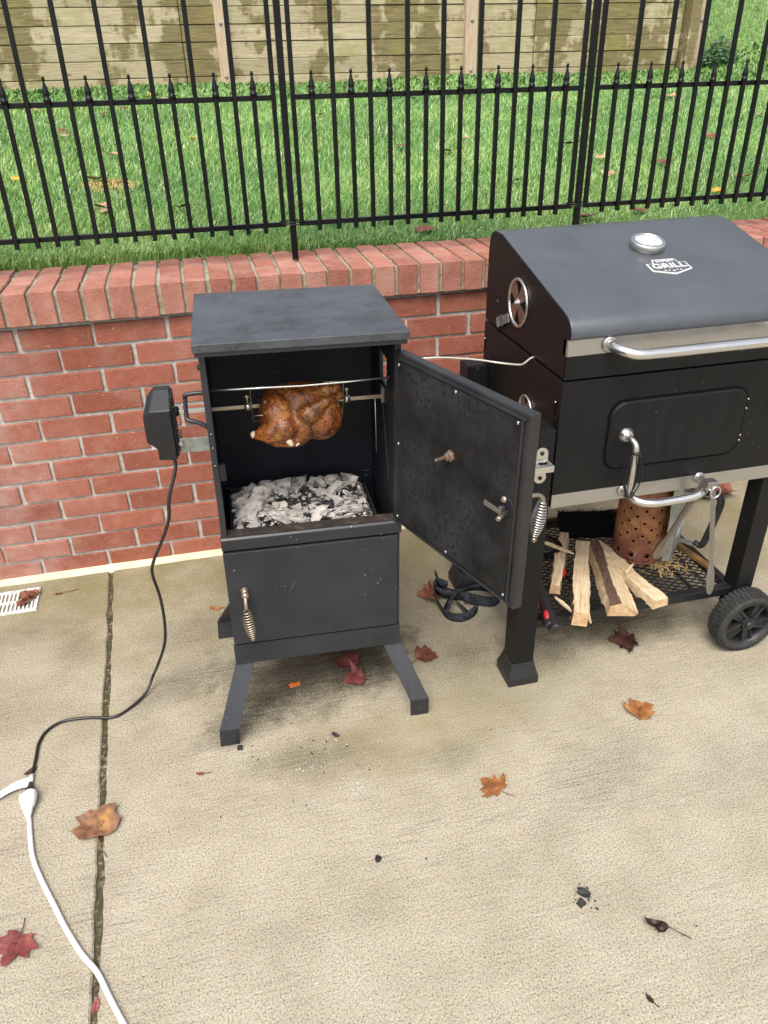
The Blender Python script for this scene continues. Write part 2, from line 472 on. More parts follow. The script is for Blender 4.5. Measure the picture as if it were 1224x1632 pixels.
    w2 = t.noise(2.0, 5, .65, vec=t.mapping(v, (1.6, 1, 2.2)))
    w = t.math('ADD', t.math('MULTIPLY', w1, .62), t.math('MULTIPLY', w2, .38))
    wet = t.ramp(w, [(.468, 0), (.500, 1)])
    c = t.mix(t.math('MULTIPLY', wet, .85), c, t.mix(t.ramp(g, [(.35, 0), (.62, .75), (.75, 1)]), (.075, .058, .020), (.24, .195, .075)))
    c = t.mix(t.ramp(t.noise(2.6, 5, .6, vec=v), [(.55, 0), (.68, .55)]), c, (.24, .23, .055))
    kn = t.voro(2.6, vec=t.mapping(v, (1, 1, 3)))
    c = t.mix(t.ramp(kn.outputs['Distance'], [(.05, .8), (.10, 0)]), c, (.15, .08, .035))
    t.bump(g, .35, .003)
    M['timber'] = t.P(c, .75, 0, .25)
    t = NT('timber_post')
    v = t.rvec(13)
    g = t.noise(4, 6, .65, vec=t.mapping(v, (30, 30, 1.6)), dist=.8)
    c = t.ramp(g, [(.3, (.26, .19, .12)), (.5, (.44, .34, .24)), (.75, (.56, .46, .36))])
    t.bump(g, .35, .003)
    M['tpost'] = t.P(c, .8, 0, .2)
    t = NT('white_plastic')
    M['white'] = t.P(t.mix(t.ramp(t.noise(40, 5, .7), [(.55, 0), (.75, .5)]), (.70, .70, .68), (.50, .47, .41)), .42)
    t = NT('grate_plastic')
    n = t.noise(40, 5, .7)
    M['grate'] = t.P(t.ramp(n, [(.35, (.36, .35, .31)), (.55, (.66, .66, .64))]), .55)
    t = NT('cord_black')
    M['cord'] = t.P((.012, .012, .013), .38)
    t = NT('webbing')
    wv = t.noise(260, 2)
    n = t.noise(70, 4)
    t.bump(wv, .8, .0015)
    M['strap'] = t.P(t.mix(.6, t.ramp(n, [(.3, (.014, .016, .019)), (.7, (.06, .066, .075))]), t.ramp(wv, [(.35, .3), (.65, 1.6)]), 'MULTIPLY'), .95, 0, .1)
    t = NT('bristles')
    M['bristle'] = t.P((.006, .006, .006), .8, 0, .2)
    t = NT('red_plastic')
    M['red'] = t.P((.52, .03, .035), .38)
    t = NT('dial_glass')
    c = t.ramp(t.noise(60, 4), [(.4, (.34, .38, .42)), (.6, (.74, .77, .80))])
    M['dial'] = t.P(c, .12)
    t = NT('vent_bronze')
    M['vent'] = t.P(t.ramp(t.noise(14), [(.3, (.22, .15, .11)), (.7, (.38, .29, .24))]), .34, .85)
    t = NT('label_print')
    n = t.noise(38, 3)
    c = t.ramp(n, [(0, (.72, .74, .76)), (.50, (.30, .48, .66)), (.58, (.05, .08, .14))], 'CONSTANT')
    sep = t.n('ShaderNodeSeparateXYZ')
    t.l(t.obj, sep.inputs[0])
    M['label'] = t.P(c, .4)
    t = NT('emblem_dark')
    M['emblem_dark'] = t.P((.10, .10, .105), .4, .3)
    t = NT('emblem_silver')
    M['emblem_silver'] = t.P((.80, .80, .80), .35, .4)
    t = NT('probe_wire')
    M['wire'] = t.P((.62, .58, .50), .4, .3)
    t = NT('brown_wood')
    M['brownwood'] = t.P(t.ramp(t.noise(6, 5, .6, vec=t.mapping(scale=(4, 30, 30))), [(.3, (.07, .035, .012)), (.7, (.30, .17, .06))]), .4)
    t = NT('straw')
    M['straw'] = t.P((.50, .34, .13), .8)
    t = NT('dark_hole')
    M['hole'] = t.P((.004, .004, .004), .9, 0, .1)
    t = NT('shrub_leaf')
    M['shrub'] = t.P(t.ramp(t.rnd(), [(0, (.03, .09, .025)), (1, (.05, .13, .03))]), .5)
    t = NT('clover')
    at = t.n('ShaderNodeAttribute', attribute_name='tint')
    M['clover'] = t.P(t.ramp(at.outputs['Fac'], [(0, (.06, .16, .03)), (1, (.20, .32, .08))]), .5)
    t = NT('paper_tag')
    M['tag'] = t.P(t.ramp(t.noise(150, 2, vec=t.mapping(scale=(1, 3, 1))), [(.5, (.72, .72, .75)), (.62, (.5, .5, .56))]), .6)
    t = NT('carrot')
    M['orange'] = t.P((.55, .13, .02), .5)
mk_materials()

# ------------------------------------------------------------------ mesh helpers
class MB:
    """collects vertices and faces for one mesh"""
    def __init__(s, xf=None):
        s.v, s.f, s.mi, s.sm = [], [], [], []
        s.mats = []
        s.xf = xf
        s.cur = 0
        s.smooth = False
    def mat(s, name):
        m = M[name]
        if m not in s.mats:
            s.mats.append(m)
        s.cur = s.mats.index(m)
        return s
    def add(s, vs, fs, smooth=None):
        o = len(s.v)
        for p in vs:
            p = Vector(p)
            s.v.append(s.xf @ p if s.xf else p)
        for f in fs:
            s.f.append([i + o for i in f])
            s.mi.append(s.cur)
            s.sm.append(s.smooth if smooth is None else smooth)
    def box(s, a, b, rot=None, piv=None):
        (x0, y0, z0), (x1, y1, z1) = a, b
        vs = [Vector(p) for p in [(x0, y0, z0), (x1, y0, z0), (x1, y1, z0), (x0, y1, z0), (x0, y0, z1), (x1, y0, z1), (x1, y1, z1), (x0, y1, z1)]]
        if rot is not None:
            pv = Vector(piv) if piv else (Vector(a) + Vector(b)) / 2
            vs = [rot @ (p - pv) + pv for p in vs]
        s.add(vs, [(0, 3, 2, 1), (4, 5, 6, 7), (0, 1, 5, 4), (1, 2, 6, 5), (2, 3, 7, 6), (3, 0, 4, 7)], False)
    def hexa(s, vs):
        s.add(vs, [(0, 3, 2, 1), (4, 5, 6, 7), (0, 1, 5, 4), (1, 2, 6, 5), (2, 3, 7, 6), (3, 0, 4, 7)], False)
    def prism(s, poly, vec, smooth=False, caps=True):
        """extrude a 3D polygon along vec"""
        n = len(poly)
        vec = Vector(vec)
        vs = [Vector(p) for p in poly] + [Vector(p) + vec for p in poly]
        fs = [(i, (i + 1) % n, n + (i + 1) % n, n + i) for i in range(n)]
        s.add(vs, fs, smooth)
        if caps:
            s.add(vs, [tuple(range(n))[::-1], tuple(range(n, 2 * n))], False)
    def tube(s, pts, r, n=10, caps=True, smooth=True, closed=False, flat=None):
        pts = [Vector(p) for p in pts]
        k = len(pts)
        rs = r if isinstance(r, (list, tuple)) else [r] * k
        ts = []
        for i in range(k):
            if closed:
                d = pts[(i + 1) % k] - pts[i - 1]
            else:
                d = pts[min(i + 1, k - 1)] - pts[max(i - 1, 0)]
            ts.append(d.normalized())
        nv = ts[0].orthogonal().normalized()
        vs, fs = [], []
        for i in range(k):
            if i:
                nv = (nv - ts[i] * nv.dot(ts[i]))
                nv = nv.normalized() if nv.length > 1e-6 else ts[i].orthogonal().normalized()
            bn = ts[i].cross(nv)
            for j in range(n):
                a = 2 * PI * j / n
                vs.append(pts[i] + (nv * math.cos(a) + bn * math.sin(a) * (flat or 1)) * rs[i])
        rings = k if closed else k - 1
        for i in range(rings):
            for j in range(n):
                a, b = i * n + j, i * n + (j + 1) % n
                c, d = ((i + 1) % k) * n + (j + 1) % n, ((i + 1) % k) * n + j
                fs.append((a, b, c, d))
        s.add(vs, fs, smooth)
        if caps and not closed:
            s.add(vs, [tuple(range(n))[::-1], tuple(range((k - 1) * n, k * n))], False)
    def lathe(s, prof, n=24, c=(0, 0, 0), ax=(0, 0, 1), smooth=True, closed=False, caps=True):
        """profile of (r, h) about axis ax through c"""
        ax = Vector(ax).normalized()
        u = ax.orthogonal().normalized()
        w = ax.cross(u)
        c = Vector(c)
        vs, fs = [], []
        for (r, h) in prof:
            for j in range(n):
                a = 2 * PI * j / n
                vs.append(c + ax * h + (u * math.cos(a) + w * math.sin(a)) * r)
        k = len(prof)
        for i in range(k if closed else k - 1):
            i2 = (i + 1) % k
            for j in range(n):
                fs.append((i * n + j, i * n + (j + 1) % n, i2 * n + (j + 1) % n, i2 * n + j))
        s.add(vs, fs, smooth)
        if not closed and caps:
            s.add(vs, [tuple(range(n))[::-1], tuple(range((k - 1) * n, k * n))], False)
    def ball(s, c, r, n=10, m=7, sc=(1, 1, 1), rot=None):
        vs, fs = [], []
        c = Vector(c)
        for i in range(m + 1):
            th = PI * i / m
            for j in range(n):
                a = 2 * PI * j / n
                p = Vector((math.sin(th) * math.cos(a) * sc[0], math.sin(th) * math.sin(a) * sc[1], math.cos(th) * sc[2])) * r
                vs.append(c + (rot @ p if rot else p))
        for i in range(m):
            for j in range(n):
                fs.append((i * n + j, (i + 1) * n + j, (i + 1) * n + (j + 1) % n, i * n + (j + 1) % n))
        s.add(vs, fs, True)
    def mesh(s, name):
        me = bpy.data.meshes.new(name)
        me.from_pydata([tuple(p) for p in s.v], [], s.f)
        for m in s.mats:
            me.materials.append(m)
        me.polygons.foreach_set('material_index', s.mi)
        me.polygons.foreach_set('use_smooth', s.sm)
        me.update()
        bm = bmesh.new()
        bm.from_mesh(me)
        bmesh.ops.remove_doubles(bm, verts=bm.verts, dist=1e-6)
        bmesh.ops.recalc_face_normals(bm, faces=bm.faces)
        bm.to_mesh(me)
        bm.free()
        return me

def link(name, me, parent=None, bevel=0.0, seg=2):
    o = bpy.data.objects.new(name, me)
    COL.objects.link(o)
    if parent:
        o.parent = parent
    if bevel:
        b = o.modifiers.new('bevel', 'BEVEL')
        b.width = bevel
        b.segments = seg
        b.limit_method = 'ANGLE'
        b.angle_limit = math.radians(35)
        b.harden_normals = False
    return o
def part(name, mb, parent=None, bevel=0.0, label=None, seg=2):
    o = link(name, mb.mesh(name), parent, bevel, seg)
    if label:
        o['label'] = label
    return o
def tag(o, label, cat, group=None):
    o['label'] = label
    o['category'] = cat
    if group:
        o['group'] = group
    return o
def thing(name, label, cat, loc=(0, 0, 0), rot=(0, 0, 0), group=None):
    o = bpy.data.objects.new(name, None)
    o.empty_display_size = .05
    COL.objects.link(o)
    o.location = loc
    o.rotation_euler = rot
    return tag(o, label, cat, group)
def copy_part(src, parent, loc=None, rot=None):
    o = src.copy()
    COL.objects.link(o)
    o.parent = parent
    if loc is not None:
        o.location = loc
    if rot is not None:
        o.rotation_euler = rot
    return o
def smooth_path(pts, n=8):
    """Catmull-Rom through pts"""
    P = [Vector(p) for p in pts]
    P = [P[0] * 2 - P[1]] + P + [P[-1] * 2 - P[-2]]
    out = []
    for i in range(1, len(P) - 2):
        a, b, c, d = P[i - 1], P[i], P[i + 1], P[i + 2]
        for k in range(n):
            t = k / n
            out.append(.5 * ((2 * b) + (c - a) * t + (2 * a - 5 * b + 4 * c - d) * t * t + (3 * b - a - 3 * c + d) * t ** 3))
    out.append(P[-2])
    return out
def rrect(w, h, r, n=6):
    """rounded rectangle outline (2D, centred)"""
    out = []
    for cx, cy_, a0 in [(w / 2 - r, h / 2 - r, 0), (-w / 2 + r, h / 2 - r, 90), (-w / 2 + r, -h / 2 + r, 180), (w / 2 - r, -h / 2 + r, 270)]:
        for k in range(n + 1):
            a = math.radians(a0 + 90 * k / n)
            out.append((cx + r * math.cos(a), cy_ + r * math.sin(a)))
    return out
RZ = lambda a: Matrix.Rotation(a, 3, 'Z')
RX = lambda a: Matrix.Rotation(a, 3, 'X')
RY = lambda a: Matrix.Rotation(a, 3, 'Y')
def struct(o):
    o['kind'] = 'structure'
    return o

# ================================================================== SETTING
rng = random.Random(7)
# far ground sheet
mb = MB(); mb.mat('earth'); mb.add([(-150, -150, -.14), (150, -150, -.14), (150, 150, -.14), (-150, 150, -.14)], [(0, 1, 2, 3)])
struct(part('ground', mb))

# patio: base plus two concrete slabs parted by a groove
JX = lambda y: .107 - .04 * y
mb = MB(); mb.mat('joint'); mb.box((-7, -9, -.12), (9, -.012, -.007))
patio = struct(part('patio', mb))
def slab(side):
    r = random.Random(3 + side)
    mb = MB(); mb.mat('concrete')
    ys = np.linspace(-.036, -9, 620)
    e = []
    off = 0
    for y in ys:
        off = off * .75 + r.uniform(-.0018, .0018)
        e.append((JX(y) + side * (.0058 + off), y))
    far = 9 if side > 0 else -7
    top, vs, fs = [], [], []
    n = len(e)
    for i, (x, y) in enumerate(e):
        vs += [(x, y, -.012), (x + side * .001, y, -.003), (x + side * .0045, y, 0), (far, y, 0)]
    for i in range(n - 1):
        a, b = 4 * i, 4 * (i + 1)
        for k in range(3):
            f = (a + k, a + k + 1, b + k + 1, b + k)
            fs.append(f)
    mb.add(vs, fs, False)
    # edge towards the wall
    mb.add([(e[0][0], e[0][1], -.012), (e[0][0] + side * .0045, e[0][1], 0), (far, e[0][1], 0), (far, e[0][1], -.012)], [(0, 1, 2, 3)])
    o = part('concrete_slab', mb, patio)
    me = o.data
    return o
sl = slab(-1)
sr = slab(1)
for o in (sl, sr):
    # make every normal of the sheet point upwards
    bm = bmesh.new(); bm.from_mesh(o.data)
    for f in bm.faces:
        if f.normal.z < -.01:
            f.normal_flip()
    bm.to_mesh(o.data); bm.free()
# cream caulk strip where the patio meets the wall
mb = MB(); mb.mat('caulk'); r = random.Random(5)
vs, fs = [], []
N = 240
for i in range(N + 1):
    x = -7 + 16 * i / N
    vs += [(x, -.0365 + r.uniform(-.0015, .0015), -.01), (x, -.034 + r.uniform(-.0015, .0015), .003), (x, -.004, .0045), (x, .004, .0045)]
for i in range(N):
    for k in range(3):
        fs.append((4 * i + k, 4 * i + k + 1, 4 * i + 4 + k + 1, 4 * i + 4 + k))
mb.add(vs, fs)
struct(part('caulk_strip', mb))

# ------------------------------------------------------------------ brick wall
COURSE, BL, NC = .0677, .2032, 12
wall = thing('brick_wall', 'low red brick retaining wall with a rowlock cap behind the cookers', 'wall')
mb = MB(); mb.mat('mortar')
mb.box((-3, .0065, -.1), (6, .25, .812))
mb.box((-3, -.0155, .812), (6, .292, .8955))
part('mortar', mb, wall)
def brick_mesh(name, L, D, H, seed, ch=.003, mat='brick'):
    r = random.Random(seed)
    vs, fs = [], []
    def face_ring(z, inset, jit):
        return None
    bm = bmesh.new()
    bmesh.ops.create_cube(bm, size=1)
    for v in bm.verts:
        v.co = Vector((v.co.x * L, v.co.y * D, v.co.z * H))
    bmesh.ops.bevel(bm, geom=bm.edges[:], offset=ch, segments=1, affect='EDGES')
    for v in bm.verts:
        v.co += Vector((r.uniform(-1, 1) * .0013, r.uniform(-1, 1) * .0008, r.uniform(-1, 1) * .0010))
    me = bpy.data.meshes.new(name)
    bm.to_mesh(me); bm.free()
    me.materials.append(M[mat])
    return me
bm_full = [brick_mesh('brick', BL - .0105, .09, COURSE - .0100, 10 + k, .0018) for k in range(7)]
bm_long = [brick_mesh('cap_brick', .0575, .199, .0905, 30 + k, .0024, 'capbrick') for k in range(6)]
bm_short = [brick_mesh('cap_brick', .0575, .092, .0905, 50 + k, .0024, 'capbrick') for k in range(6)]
rb = random.Random(21)
outer = []          # bricks past the frame: joined into one part
def place_brick(name, me, loc, rot, seen):
    if seen:
        o = link(name, me, wall); o.location = loc; o.rotation_euler = rot
    else:
        outer.append((me, Matrix.LocRotScale(Vector(loc), Euler(rot), Vector((1, 1, 1)))))
for k in range(NC):
    z = .8024 - (k + .5) * COURSE
    x = -2.9 * BL * 5 + (.5 if k % 2 == 0 else 0) * BL
    n0 = -14
    for i in range(n0, 29):
        cx = (i + (.5 if k % 2 == 0 else 1.0)) * BL
        if cx < -2.9 or cx > 5.9:
            continue
        place_brick('brick', rb.choice(bm_full), (cx + rb.uniform(-.002, .002), .045 + rb.uniform(-.002, .0015), z + rb.uniform(-.0012, .0012)),
                    (rb.uniform(-.004, .004), 0, rb.uniform(-.006, .006)), -.5 < cx < 3.0)
CP = .0682
for i in range(-43, 86):
    cx = .0596 + (i + .5) * CP
    seen = -.35 < cx < 2.95
    longfront = (i % 2 == 0)
    j = lambda s: rb.uniform(-s, s)
    yf = -.0245
    tilt = (j(.006), j(.008), j(.012))
    z = .857
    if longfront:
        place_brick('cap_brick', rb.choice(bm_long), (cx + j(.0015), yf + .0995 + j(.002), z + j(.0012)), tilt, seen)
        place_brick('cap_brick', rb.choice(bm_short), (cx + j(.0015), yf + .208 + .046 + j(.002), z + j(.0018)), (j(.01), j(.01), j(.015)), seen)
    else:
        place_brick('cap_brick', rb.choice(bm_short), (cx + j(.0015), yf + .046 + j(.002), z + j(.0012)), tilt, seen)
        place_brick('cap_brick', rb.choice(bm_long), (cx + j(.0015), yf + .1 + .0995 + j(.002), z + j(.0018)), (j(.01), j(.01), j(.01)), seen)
bm = bmesh.new()
for me, mat in outer:
    n0 = len(bm.verts)
    bm.from_mesh(me)
    bm.verts.ensure_lookup_table()
    bmesh.ops.transform(bm, matrix=mat, verts=bm.verts[n0:])
me = bpy.data.meshes.new('brick_run'); bm.to_mesh(me); bm.free(); me.materials.append(M['brick'])
o = link('brick_run', me, wall); o['kind'] = 'stuff'

mb = MB(); mb.mat('mortar')
for i in range(-43, 86):
    cx = .0596 + (i + .5) * CP
    ys_ = -.0245 + (.199 if i % 2 == 0 else .092)
    mb.box((cx - .0285, ys_ - .0005, .88), (cx + .0285, ys_ + .0095, .9005))
o = part('seam_mortar', mb, wall); o['kind'] = 'stuff'

# ------------------------------------------------------------------ lawn, hill, grass
YT = 6.0                                     # timber wall face
lawn_z = lambda y: .885 + .064 * (y - .29)
def sst(a, b, x):
    t = min(1, max(0, (x - a) / (b - a)))
    return t * t * (3 - 2 * t)
def terr(x, y):
    z = lawn_z(min(y, 6.2))
    z += .012 * math.sin(x * 2.3 + y * 1.1) + .010 * math.sin(y * 3.1 - x)
    k = sst(5.55, 7.2, x)
    z += k * .42 * max(0, y - 4.9 - .25 * k) + (1 - k) * 0
    return z
mb = MB(); mb.mat('soil'); mb.smooth = True
xs = np.linspace(-7, 18, 120); ys = np.concatenate([np.linspace(.268, 6.3, 60), np.linspace(6.5, 18, 40)])
vs = [(x, y, terr(x, y)) for y in ys for x in xs]
nx = len(xs)
fs = [(j * nx + i, j * nx + i + 1, (j + 1) * nx + i + 1, (j + 1) * nx + i) for j in range(len(ys) - 1) for i in range(nx - 1)]
mb.add(vs, fs, True)
n0 = len(mb.v)
mb.add([(-7, .268, .3), (18, .268, .3), (18, .268, terr(18, .268)), (-7, .268, .9)], [(0, 1, 2, 3)])
struct(part('lawn', mb))
mb = MB(); mb.mat('soil')
mb.box((-7, YT + .06, .8), (5.62, 18, 2.30))
struct(part('hill', mb))

def blades(name, n, seed, matname, hmin, hmax, w0, sampler, lean=.6):
    g = np.random.default_rng(seed)
    px, py, pz, dist = sampler(g, n)
    n = len(px)
    ang = g.uniform(0, 2 * PI, n)
    h = g.uniform(hmin, hmax, n)
    ln = g.uniform(.15, 1, n) * lean * h
    la = g.normal(0.6, 1.4, n)
    w = w0 * (1 + dist * .14) * g.uniform(.7, 1.3, n)
    dx, dy = np.cos(ang) * w / 2, np.sin(ang) * w / 2
    lx, ly = np.cos(la) * ln, np.sin(la) * ln
    V = np.zeros((n, 5, 3), np.float32)
    V[:, 0] = np.stack([px - dx, py - dy, pz - .004], 1)
    V[:, 1] = np.stack([px + dx, py + dy, pz - .004], 1)
    V[:, 2] = np.stack([px - dx * .8 + lx * .35, py - dy * .8 + ly * .35, pz + h * .6], 1)
    V[:, 3] = np.stack([px + dx * .8 + lx * .35, py + dy * .8 + ly * .35, pz + h * .6], 1)
    V[:, 4] = np.stack([px + lx, py + ly, pz + h * (1 - .25 * (ln / h) ** 2)], 1)
    base = np.arange(n)[:, None] * 5
    tri = np.concatenate([base + np.array([[0, 1, 3]]), base + np.array([[0, 3, 2]]), base + np.array([[2, 3, 4]])], 1).reshape(-1)
    me = bpy.data.meshes.new(name)
    me.vertices.add(n * 5)
    me.vertices.foreach_set('co', V.reshape(-1))
    me.loops.add(n * 9)
    me.loops.foreach_set('vertex_index', tri.astype(np.int32))
    me.polygons.add(n * 3)
    me.polygons.foreach_set('loop_start', np.arange(0, n * 9, 3, dtype=np.int32))
    me.polygons.foreach_set('loop_total', np.full(n * 3, 3, np.int32))
    me.update(calc_edges=True)
    # clumps share a tint
    cl = np.sin(px * 3.1 + 1.3 * np.sin(py * 2.2)) * np.sin(py * 2.7 + np.sin(px * 1.7)) * .17 + np.sin(px * 11 + 2 * np.sin(py * 7)) * np.sin(py * 9 + px * 3) * .08
    t = np.clip(g.normal(.42, .18, n) + cl, 0, 1)
    t = np.where(g.random(n) < .03, .97, t)
    a = me.color_attributes.new('tint', 'FLOAT_COLOR', 'POINT')
    c = np.ones((n, 5, 4), np.float32)
    c[:, :, :3] = t[:, None, None]
    a.data.foreach_set('color', c.reshape(-1))
    me.materials.append(M[matname])
    o = link(name, me)
    o['kind'] = 'stuff'
    return o
tv = np.vectorize(terr)
def lawn_sampler(g, n):
    u = g.random(n * 2)
    y = .285 + (np.exp(u * math.log(1 + 8.2 / .9)) - 1) * .9
    xl = -.45 - y * .14 - .25
    xr = 2.75 + (y - .3) * .78 + .35
    keep = g.random(n * 2) < np.clip((xr - xl) / 9.5 + .30, 0, 1)
    x = xl + g.random(n * 2) * (xr - xl)
    ok = keep & ~((y > YT - .08) & (x < 5.75))
    ok &= ~((np.hypot((x - .19) / .12, (y - 1.45) / .12) < 1) & (g.random(n * 2) < .4))
    x, y = x[ok][:n], y[ok][:n]
    return x, y, tv(x, y), np.hypot(x - .5, y + 2.2)
blades('grass', 320000, 4, 'grass', .024, .054, .0022, lawn_sampler, .95)
def edge_sampler(g, n):
    x = g.uniform(-.6, 3.1, n); y = .277 + g.random(n) ** 2 * .10
    return x, y, tv(x, y), np.full(n, 2.5)
blades('grass', 22000, 9, 'grass', .018, .046, .0025, edge_sampler, 1.0)
def clover_sampler(g, n):
    x = g.uniform(-1.3, 6.6, n); y = YT - .02 - g.random(n) ** 1.6 * 1.5
    return x, y, tv(x, y), np.full(n, 9)
blades('ground_cover', 14000, 12, 'clover', .02, .07, .012, clover_sampler, 1.3)
def straw_sampler(g, n):
    a = g.uniform(0, 2 * PI, n); rr = np.sqrt(g.random(n))
    x = .19 + np.cos(a) * rr * .12; y = 1.45 + np.sin(a) * rr * .12
    return x, y, tv(x, y) + .015, np.full(n, 3.6)
o = blades('dead_grass', 320, 15, 'straw', .012, .045, .003, straw_sampler, 3.0)

# ------------------------------------------------------------------ timber retaining wall
tw = thing('timber_wall', 'stained wooden plank retaining wall at the back of the lawn', 'wall')
bh = .1345
jn = [-2.4, -1.0, .659, 2.364, 4.034, 5.62]
rt_ = random.Random(31)
for row in range(-1, 8):
    z0 = 1.225 + row * bh - .02
    for a, b in zip(jn[:-1], jn[1:]):
        mb = MB(); mb.mat('timber')
        L = (b - a) / 2 - .003
        mb.box((-L, -.019, -bh / 2 + .002), (L, .019, bh / 2 - .002))
        o = part('plank', mb, tw, .005)
        o.location = ((a + b) / 2, YT + .019 + rt_.uniform(-.004, .004), z0 + bh / 2 + rt_.uniform(-.0015, .0015))
        o.rotation_euler = (rt_.uniform(-.03, .01), 0, rt_.uniform(-.001, .001))
for px, w in ((1.01, .1), (3.36, .12)):
    mb = MB(); mb.mat('tpost'); mb.box((-w / 2, -.045, .9), (w / 2, .04, 2.32))
    o = part('post', mb, tw, .008); o.location = (px, YT - .045, 0); o.rotation_euler = (-.012, 0, rt_.uniform(-.01, .01))
    for z in (1.335, 1.745):
        b = MB(); b.mat('galv'); b.lathe([(.016, 0), (.016, .004), (.010, .012)], 10, (0, -.045, z), (0, -1, 0)); part('bolt', b, o)
mb = MB(); mb.mat('timber'); mb.box((-.055, -.10, .9), (.055, .06, 2.34))
o = part('post', mb, tw, .008); o.location = (5.70, YT - .02, 0)
mb = MB(); mb.mat('tpost'); mb.box((-.06, -.06, .9), (.06, .06, 2.34))
o = part('post', mb, tw, .008); o.location = (5.83, YT + .02, 0)
b = MB(); b.mat('galv'); b.lathe([(.016, 0), (.016, .004), (.010, .012)], 10, (-.01, -.06, 1.72), (0, -1, 0)); part('bolt', b, o)

# low shrub at the end of the timber wall
sh = thing('shrub', 'small dark green clump growing beside the end post of the timber wall', 'plant', (6.02, 5.86, terr(6.02, 5.86) - .01))
rs = random.Random(8)
mb = MB(); mb.mat('shrub')
for i in range(900):
    a = rs.uniform(0, 2 * PI); rr = .19 * math.sqrt(rs.random()); h = rs.uniform(.02, .30) * (1.05 - rr / .25)
    c = Vector((math.cos(a) * rr, math.sin(a) * rr, h))
    d = Vector((rs.gauss(0, 1), rs.gauss(0, 1), rs.gauss(0, .6))).normalized() * rs.uniform(.02, .04)
    e = d.orthogonal().normalized() * rs.uniform(.008, .014)
    mb.add([c - d, c + e, c + d, c - e], [(0, 1, 2, 3)])
o = part('foliage', mb, sh); o['kind'] = 'stuff'
mb = MB(); mb.mat('bark')
for i in range(7):
    a = i * .9
    mb.tube([(0, 0, -.03), (math.cos(a) * .05, math.sin(a) * .05, .12), (math.cos(a) * .14, math.sin(a) * .14, .26)], [.008, .006, .003], 5)
part('stem', mb, sh)

# ------------------------------------------------------------------ metal fence
FY = .15
fence = thing('metal_fence', 'black metal fence with spear topped pickets standing on the brick wall', 'fence')
def pick_mesh(z0, z1, w=.0125):
    mb = MB(); mb.mat('fence'); mb.box((-w / 2, -w / 2, z0), (w / 2, w / 2, z1))
    return mb.mesh('picket')
tall = pick_mesh(.985, 1.93)
shortp = pick_mesh(.985, 1.352)
for me in (tall, shortp):
    bm = bmesh.new(); bm.from_mesh(me)
    bmesh.ops.bevel(bm, geom=[e for e in bm.edges if abs((e.verts[0].co - e.verts[1].co).normalized().z) > .9], offset=.0015, segments=1, affect='EDGES')
    bm.to_mesh(me); bm.free()
fin = MB(); fin.mat('fence')
fin.lathe([(.0068, -.006), (.0085, -.002), (.0100, .002), (.0100, .007), (.0072, .009), (.0090, .016), (.0083, .023), (.0048, .037), (.0030, .045), (.0028, .047), (.0044, .050), (.0045, .053), (.0034, .057), (.0006, .0585)], 12)
fin_me = fin.mesh('finial')
rf = random.Random(3)
panels = [(-.976, -.097, 15, -2.0), (-.026, .7818, 14, None), (.8356, 1.7014, 15, None), (1.7548, 2.6206, 15, None), (2.674, 3.54, 15, None)]
posts = [-.152 + .09, .8085, 1.7281, 2.647]
p1 = [.0352 - .108, .0352 - .054] + [0.0352, 0.089, 0.1433, 0.1939, 0.2492, 0.3007, 0.3527, 0.4052, 0.4582, 0.5117, 0.5656, 0.6201, 0.6695, 0.7249, 0.7818]
def panel(x0, x1, n, first_short, mir=False):
    mb = MB(); mb.mat('fence')
    ps = [x0 + (x1 - x0) * i / (n + 1) for i in range(n + 2)]
    for z in (1.005, 1.337, 1.90):
        r = MB(); r.mat('fence'); r.box((x0 + .0063, FY - .0068, z - .0068), (x1 - .0063, FY + .0068, z + .0068))
        part('rail', r, fence, .001)
    for i, x in enumerate(ps):
        if i in (0, n + 1):
            m = MB(); m.mat('fence'); m.box((x - .0063, FY - .0063, .998), (x + .0063, FY + .0063, 1.93))
            part('stile', m, fence, .0012)
            continue
        sh_ = (i % 2 == 1)
        o = link('picket', shortp if sh_ else tall, fence)
        o.location = (x + rf.uniform(-.0012, .0012), FY - .0125 - .0003, 0)
        o.rotation_euler = (rf.uniform(-.002, .002), rf.uniform(-.002, .002), 0)
        if sh_:
            f = link('finial', fin_me, o); f.location = (0, 0, 1.344)
panel(-.93, -.107, 15, True)
panel(-.0735, .7815, 15, True)
panel(.8356, 1.7014, 15, True)
panel(1.7548, 2.6206, 15, True)
panel(2.674, 3.54, 15, True)
for x in (-.0905, .8085, 1.7281, 2.647, 3.57):
    m = MB(); m.mat('fence'); m.box((x - .009, FY - .009, .903), (x + .009, FY + .009, 1.98))
    part('post', m, fence, .0015)
    w = MB(); w.mat('black')
    for dz in (0, .006):
        loop = [(x - .034, FY - .011, 1.008 + dz), (x, FY - .016, 1.004 + dz), (x + .034, FY - .011, 1.005 + dz), (x + .036, FY + .006, 1.006 + dz), (x, FY + .014, 1.006 + dz), (x - .036, FY + .006, 1.008 + dz)]
        w.tube(loop, .002, 6, closed=True)
    part('wire_tie', w, fence)

